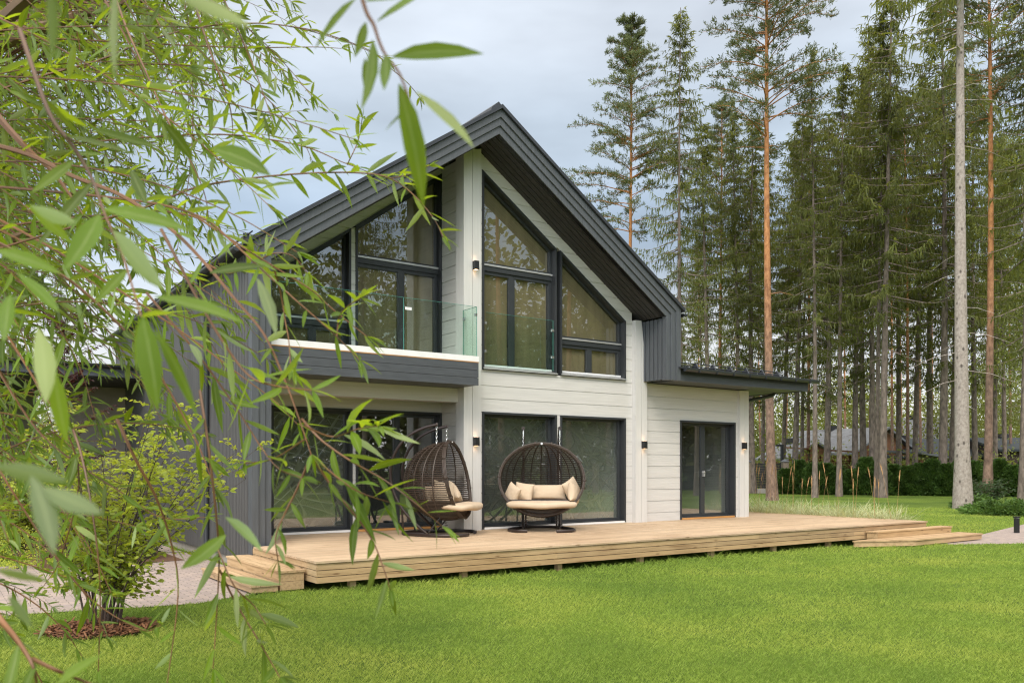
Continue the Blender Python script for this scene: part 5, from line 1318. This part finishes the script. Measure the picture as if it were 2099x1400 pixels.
# single near leaves, each between a base and a tip
def near(x0,y0,x1,y1,w,d,bow=0,under=False,d1=None):
    if abs(bow) < .06: bow += rs.choice([-1,1])*rs.uniform(.05,.12)
    d1 = d1 or d*rs.uniform(.93,1.05)
    a = at_depth(x0,y0,d); b = at_depth(x1,y1,d1 or d*.97); v = b-a; l = np.linalg.norm(v); s = np.cross(v/l,-FW); s /= np.linalg.norm(s)
    put_leaf(a, v-s*bow*l, (-FW if not under else FW)*1.0+np.array([0,0,.35 if not under else -.35])+rs.randn(3)*.28, l, w*d/FPX, s*bow+FW*rs.uniform(-.12,.12))
tw.tube([at_depth(x,y,.75) for x,y in cr_path([(725,-60),(740,-10),(752,28),(766,52),(778,88),(792,116),(818,150),(836,196),(843,220)],5)], np.linspace(.0022,.0008,41), 6)
for q in ((730,-2,642,97,30,.75,.05),(748,4,880,-12,24,.75,.1),(772,46,905,-30,30,.76,-.05),(750,46,725,115,20,.74),(763,82,742,236,30,.74,.28),(748,120,748,190,15,.76),(790,114,787,185,28,.74,.0),
          (803,118,997,122,34,.75,.22),(818,172,866,424,46,.72,.03),(838,222,858,345,30,.73,.05,True),(836,228,790,272,20,.74,-.1),(852,188,975,306,32,.73,.22,True),
          (100,-40,106,130,26,.50,.02,True),(240,-30,240,165,17,.55,.0,True),(350,-20,520,62,34,.46,.0,True),(438,306,556,360,42,1.0,.05),(212,428,392,474,36,.8,.08),(204,440,128,557,46,.8,.05),
          (-10,512,127,562,32,.8,.1),(232,474,332,592,46,.75,.0,True),(316,608,500,662,42,.8,.08),(293,650,314,842,54,.8,.03),(318,676,402,860,32,.82,.05),(77,672,104,830,42,.7,.02,True),(112,760,134,908,34,.75,.02),
          (22,604,14,704,34,.8),(-10,955,140,985,40,.5,.05,True),(85,998,218,1052,44,.5,.05,True),(62,975,122,1136,48,.5,.03,True),(-10,1168,98,1192,20,.6,.05,True),(18,1220,64,1288,24,.6,.0,True),
          (527,570,572,692,26,1.1,.12,True),(463,1096,366,1168,32,1.1,.04),(462,1060,540,1132,24,1.0,.15,True),(120,1402,208,1342,32,.7),(155,455,60,420,32,.8,.1,True),(395,330,330,245,24,1.3),(320,300,180,262,28,1.1,.1),(180,260,110,210,22,1.0,.0,True),
          (60,420,150,500,26,.9),(300,420,265,345,24,1.2,.05),(120,640,40,560,28,.9),(430,560,545,545,24,1.2,.1),(150,330,60,395,26,1.0,.1),(520,395,612,372,24,1.5,.05)): near(*q)
V1,Q1 = blades(LP,LA,LN,LL,LW,[0,.06,.25,.5,.75,.92,1],[.05,.30,.85,1,.68,.25,.02],LB,.30,3)
cro = arr_mesh('crown', V1, Q1, M['willow'], willow, smooth=True)
at_ = cro.data.attributes.new('mid','FLOAT','POINT'); at_.data.foreach_set('value', np.tile(np.array([0,1,0],dtype=np.float32), len(V1)//3))
o = tw.build('twig', M['willowtwig'], willow, smooth=True); o['kind'] = 'stuff'

# ================================================================== LAWN GRASS BLADES
def inside(poly, X, Y):
    r = np.zeros(len(X),bool); n = len(poly)
    for i in range(n):
        (x0,y0),(x1,y1) = poly[i],poly[(i+1)%n]
        c = ((y0 > Y) != (y1 > Y)) & (X < (x1-x0)*(Y-y0)/((y1-y0) if y1 != y0 else 1e-9)+x0); r ^= c
    return r
rs = np.random.RandomState(77); NB = 520000
dd_ = 5.2*(34/5.2)**(rs.uniform(0,1,NB)**.92); lt = (rs.uniform(-.74,.78,NB)+.35*(rs.rand(NB) < .06))*dd_
XY = CAM[:2]+lt[:,None]*RT[:2]+dd_[:,None]*FW[:2]; X_,Y_ = XY[:,0],XY[:,1]
clump = np.sin(X_*2.3+np.sin(Y_*1.7)*2)*np.sin(Y_*2.9+np.sin(X_*1.3)*2)
bad = inside(PATH_L,X_,Y_)|inside(PATH_R,X_,Y_)|inside(DIRT,X_,Y_)|((X_-b0[0])**2+(Y_-b0[1])**2 < .46**2)
bad |= (X_ > XL+.02)&(X_ < XR_)&(Y_ > YF+.12)&(Y_ < 10.4)
bad |= (X_ > -5.5)&(X_ < -4.7)&(Y_ > -3.15)&(Y_ < 0)
bad |= (X_ > 6.45)&(X_ < 10.5)&(Y_ > -4.0)&(Y_ < -3.4) | (X_ > 7.75)&(X_ < 10.5)&(Y_ > -4.34)&(Y_ < -3.9)
k = ~bad; X_,Y_,dd_,clump = X_[k],Y_[k],dd_[k],clump[k]; n = len(X_)
hgt = rs.uniform(.025,.065,n)*(1+.25*clump)*(1+.55*(rs.rand(n) < .05)); near_deck = (Y_ > YF-.25)&(X_ > XL)&(X_ < 7.2); hgt[near_deck] *= rs.uniform(1.0,1.9,near_deck.sum())
a = rs.uniform(0,6.283,n); tl = rs.uniform(.1,.85,n); A = np.stack([np.cos(a)*tl,np.sin(a)*tl,np.ones(n)],1)
V,Q = blades(np.stack([X_,Y_,np.full(n,G-.012)],1),A,np.stack([np.cos(a+1.2),np.sin(a+1.2),np.full(n,.3)],1),hgt,rs.uniform(.0035,.0060,n)*np.clip(dd_/8,.9,2.2),[0,.55,1],[.9,.9,.08],np.stack([np.cos(a)*.3,np.sin(a)*.3,np.full(n,-.15)],1))
tag(arr_mesh('grass', V, Q, M['grass']), kind='stuff')
